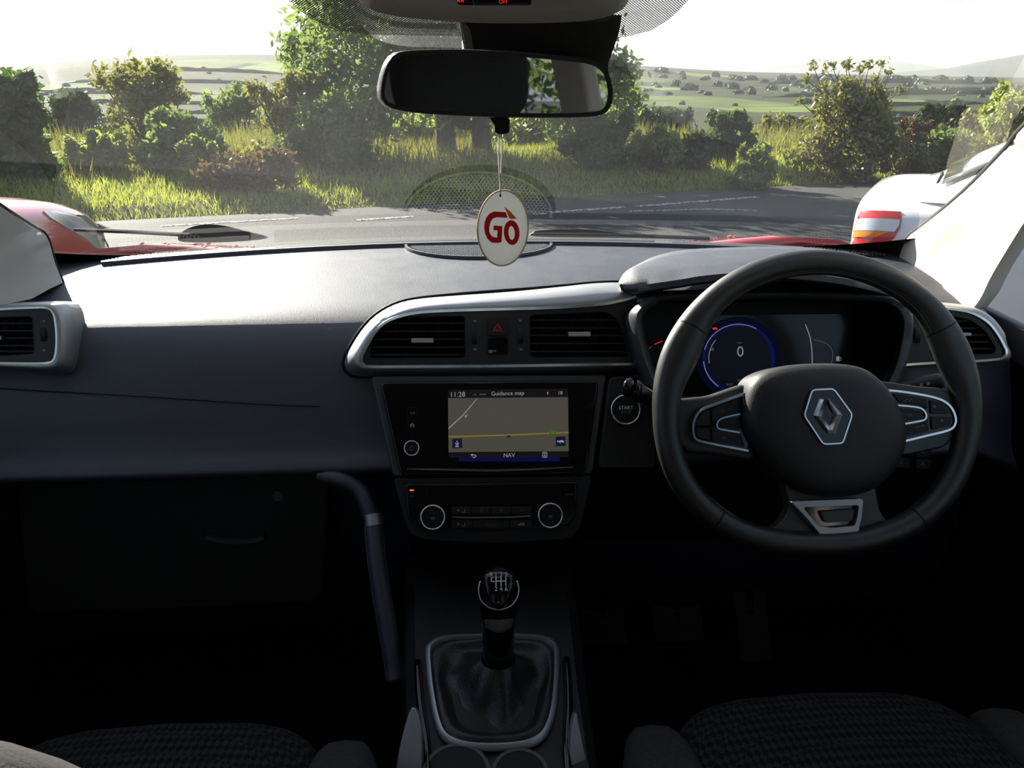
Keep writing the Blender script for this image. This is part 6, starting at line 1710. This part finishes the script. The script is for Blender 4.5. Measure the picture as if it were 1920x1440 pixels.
v, q_ = leaves(C, Rr, 23000, .075, .8, .1)
quickmesh('crown', v, q_, M['leaf_mid'], tr_, TB)['kind'] = 'stuff'
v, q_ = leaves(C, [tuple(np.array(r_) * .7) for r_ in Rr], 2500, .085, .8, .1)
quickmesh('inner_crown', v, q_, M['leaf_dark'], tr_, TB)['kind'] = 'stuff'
for px in (838, 905):
    p0 = atY(px, 345, 16.3); p0.z = terrain(p0.x, p0.y) - .1
    O('trunk', *tube(cr([p0, atY(px + 2, 300, 16.3), atY(px - 4, 230, 16.3), atY(px + 6, 120, 16.3), atY(px, 0, 16.4)], 5), [.24 - .0075 * i for i in range(21)], 12), M['bark'], tr_, 180)
tips = [c for c in C[::2]]
O('limbs', *branches(atY(870, 240, 16.3), tips, .05, 41), M['bark'], tr_, 180)

# grass verge: blades, denser near the road edge
nb = 60000
s_ = RG.random(nb) ** 1.6 * 7.5 + .02
a_ = RG.random(nb) * 26 - 5
bx = E0.x + ed.x * a_ + en.x * s_; by = E0.y + ed.y * a_ + en.y * s_
bz = np.array([terrain(x, y) for x, y in zip(bx, by)])
hh = (.05 + .16 * sum([0]) + .10 * np.minimum(1, s_ / 1.5) + .10 * RG.random(nb)) * (.8 + .6 * np.array([noise.noise(V((x * .7, y * .7, 9))) for x, y in zip(bx, by)]))
hh = np.maximum(hh, .03)
an = RG.random(nb) * 2 * math.pi; lw = .006 + .006 * RG.random(nb); le = hh * (.2 + .5 * RG.random(nb)); an2 = RG.random(nb) * 2 * math.pi
v = np.stack([np.stack([bx - np.cos(an) * lw, by - np.sin(an) * lw, bz], 1), np.stack([bx + np.cos(an) * lw, by + np.sin(an) * lw, bz], 1), np.stack([bx + np.cos(an2) * le, by + np.sin(an2) * le, bz + hh], 1)], 1).reshape(-1, 3)
go = quickmesh('grass', v, np.arange(3 * nb).reshape(-1, 3), M['grass'], None, (E0.x, E0.y, 0))
tag(go, 'sunlit grass along the far roadside verge', 'grass', None, 'stuff')
# tall meadow grass between the shrubs
nb = 40000
s_ = RG.random(nb) * 12 + 2.2; a_ = RG.random(nb) * 30 - 7
bx = E0.x + ed.x * a_ + en.x * s_; by = E0.y + ed.y * a_ + en.y * s_
bz = np.array([terrain(x, y) for x, y in zip(bx, by)])
hh = np.maximum(.08, (.35 + .30 * RG.random(nb)) * (.7 + .8 * np.array([noise.noise(V((x * .4, y * .4, 4))) for x, y in zip(bx, by)])))
an = RG.random(nb) * 2 * math.pi; lw = .007 + .008 * RG.random(nb); le = hh * (.15 + .35 * RG.random(nb)); an2 = RG.random(nb) * 2 * math.pi
v = np.stack([np.stack([bx - np.cos(an) * lw, by - np.sin(an) * lw, bz], 1), np.stack([bx + np.cos(an) * lw, by + np.sin(an) * lw, bz], 1), np.stack([bx + np.cos(an2) * le, by + np.sin(an2) * le, bz + hh], 1)], 1).reshape(-1, 3)
go = quickmesh('meadow_grass', v, np.arange(3 * nb).reshape(-1, 3), M['meadow'], None, (E0.x, E0.y, 0))
tag(go, 'tall rough grass between the roadside shrubs', 'grass', None, 'stuff')

# trees scattered through the valley
def blob(seed):
    bm = bmesh.new(); bmesh.ops.create_icosphere(bm, subdivisions=3, radius=1)
    for v_ in bm.verts:
        d = v_.co.normalized()
        f = 1 + .28 * noise.noise(d * 2.2 + V((seed, 0, 0))) + .20 * noise.noise(d * 5 + V((0, seed, 0))) + .12 * noise.noise(d * 11 + V((0, 0, seed)))
        v_.co = V((d.x * f, d.y * f, max(-.5, d.z * f * .9) + .45))
    me = bpy.data.meshes.new('distant_tree'); bm.to_mesh(me); bm.free()
    for p in me.polygons: p.use_smooth = False
    me.materials.append(M['leaf_far']); return me
BL = [blob(s) for s in (1.0, 4.0, 9.0, 15.0)]
rnd = random.Random(77)
spots = []
for i in range(150):                                 # field trees in loose lines
    r = rnd.choice([210, 270, 340, 450, 600, 780, 980, 1200]) * rnd.uniform(.96, 1.04); az = R(rnd.uniform(-27, 38))
    spots.append((r * math.sin(az), r * math.cos(az), rnd.uniform(.0022, .0045) * r))
for i in range(120):                                 # woods on the right below the ridge
    az = R(rnd.uniform(10, 36)); r = rnd.uniform(750, 1500)
    spots.append((r * math.sin(az), r * math.cos(az), rnd.uniform(.0035, .0065) * r))
kept = []
for x, y, s in spots:
    if any((x - a) ** 2 + (y - b) ** 2 < (1.7 * (s + c)) ** 2 for a, b, c in kept): continue
    kept.append((x, y, s))
    o_ = bpy.data.objects.new('distant_tree', rnd.choice(BL)); COL.objects.link(o_)
    o_.location = (x, y, terrain(x, y) - .25 * s); o_.scale = (s * rnd.uniform(.9, 1.6), s * rnd.uniform(.9, 1.4), s * rnd.uniform(.8, 1.2)); o_.rotation_euler = (0, 0, rnd.uniform(0, 6.3))
    az = math.degrees(math.atan2(x, y)); far = math.hypot(x, y) > 700
    lb, gp_ = (('small pale tree far up the ridge left of the mirror', 'trees on the left ridge') if far else ('little dark tree on the nearer fields left of the mirror', 'trees on the left fields')) if az < -2 else (('tiny hazy tree in the far woods right of the mirror', 'trees of the far right woods') if far else ('little dark tree on the nearer fields right of the mirror', 'trees on the right fields'))
    tag(o_, lb, 'tree', gp_)
# field hedges: long ragged banks of thorn
for i in range(33):
    r = [130, 160, 195, 240, 300, 380, 480, 620, 800, 1000, 1250][i % 11] * rnd.uniform(.97, 1.03); az = R(-17 + 22 * (i // 11) + rnd.uniform(-3, 3))
    x0, y0 = r * math.sin(az), r * math.cos(az); d = R(rnd.choice([90, 90, 86, 95])) - az * .6; ln_ = r * rnd.uniform(.16, .31); h0 = r * .0042 + .6
    rows = []
    for k in range(49):
        q_ = (k / 48 - .5) * ln_; x, y = x0 + math.sin(d) * q_, y0 + math.cos(d) * q_
        hh_ = h0 * (.65 + .9 * abs(noise.noise(V((q_ * 14 / r, i, 0)))) + .6 * max(0, noise.noise(V((q_ * 45 / r, i, 5))))) * min(1, 6 * min(k, 48 - k) / 48 + .1)
        z = terrain(x, y); nx, ny = math.cos(d) * h0 * .5, -math.sin(d) * h0 * .5
        rows.append([V((x - nx, y - ny, z - 1)), V((x - nx * .9, y - ny * .9, z + hh_ * .6)), V((x - nx * .3, y - ny * .3, z + hh_)), V((x + nx * .4, y + ny * .4, z + hh_ * .95)), V((x + nx, y + ny, z + hh_ * .5)), V((x + nx, y + ny, z - 1))])
    ho = O('field_hedge', *loft(rows), M['leaf_far'], None, 30)
    sec = ('left of the mirror', 'behind and beside the mirror', 'towards the right hills')[i // 11]
    tag(ho, 'dark hedge line crossing the valley fields ' + sec, 'hedge', 'valley hedges ' + sec)
# far hills
def hill(name, pts, Y, dep, label):
    top = [atY(px, py, Y) for px, py in crp(pts, 4)]
    rows = []
    for f, g in ((-dep, 0), (-dep * .6, .35), (-dep * .25, .78), (0, 1), (dep * .4, .7), (dep, 0)):
        rows.append([V((p.x, p.y + f, -40 + (p.z + 40) * g + noise.noise(V((p.x * .002, f * .002, 0))) * 8 * (1 if 0 < g < 1 else 0))) for p in top])
    o_ = S(O(name, *loft(rows, False, False), M['moor'], None, 180), label)
hill('hill', [(1330, 152), (1390, 135), (1440, 119), (1480, 114), (1530, 114), (1560, 116), (1610, 115), (1660, 113), (1700, 119), (1740, 128), (1800, 140), (1860, 152)], 7000, 1500, 'pale hazy mountain on the far horizon right of centre')
hill('hill', [(1600, 155), (1690, 140), (1740, 134), (1800, 127), (1860, 119), (1920, 103), (2000, 88), (2100, 84), (2200, 100)], 4200, 900, 'grey hillside rising at the right end of the horizon')

# ------------------------------------------------------------------ haze over the valley
hzv, hzf = box((0, 4600, 60), (9000, 8900, 420))
hm = bpy.data.materials.new('valley_haze'); hm.use_nodes = True
t = hm.node_tree; t.nodes.clear()
oo_ = N(t, 'ShaderNodeOutputMaterial'); sv_ = N(t, 'ShaderNodeVolumeScatter')
sv_.inputs['Density'].default_value = .00007; sv_.inputs['Anisotropy'].default_value = .3; sv_.inputs['Color'].default_value = (.95, .97, 1, 1)
L(t, sv_.outputs[0], oo_.inputs['Volume'])
hzo = O('haze', hzv, hzf, hm, None, 0); tag(hzo, 'thin morning haze lying over the valley', 'haze', None, 'stuff')
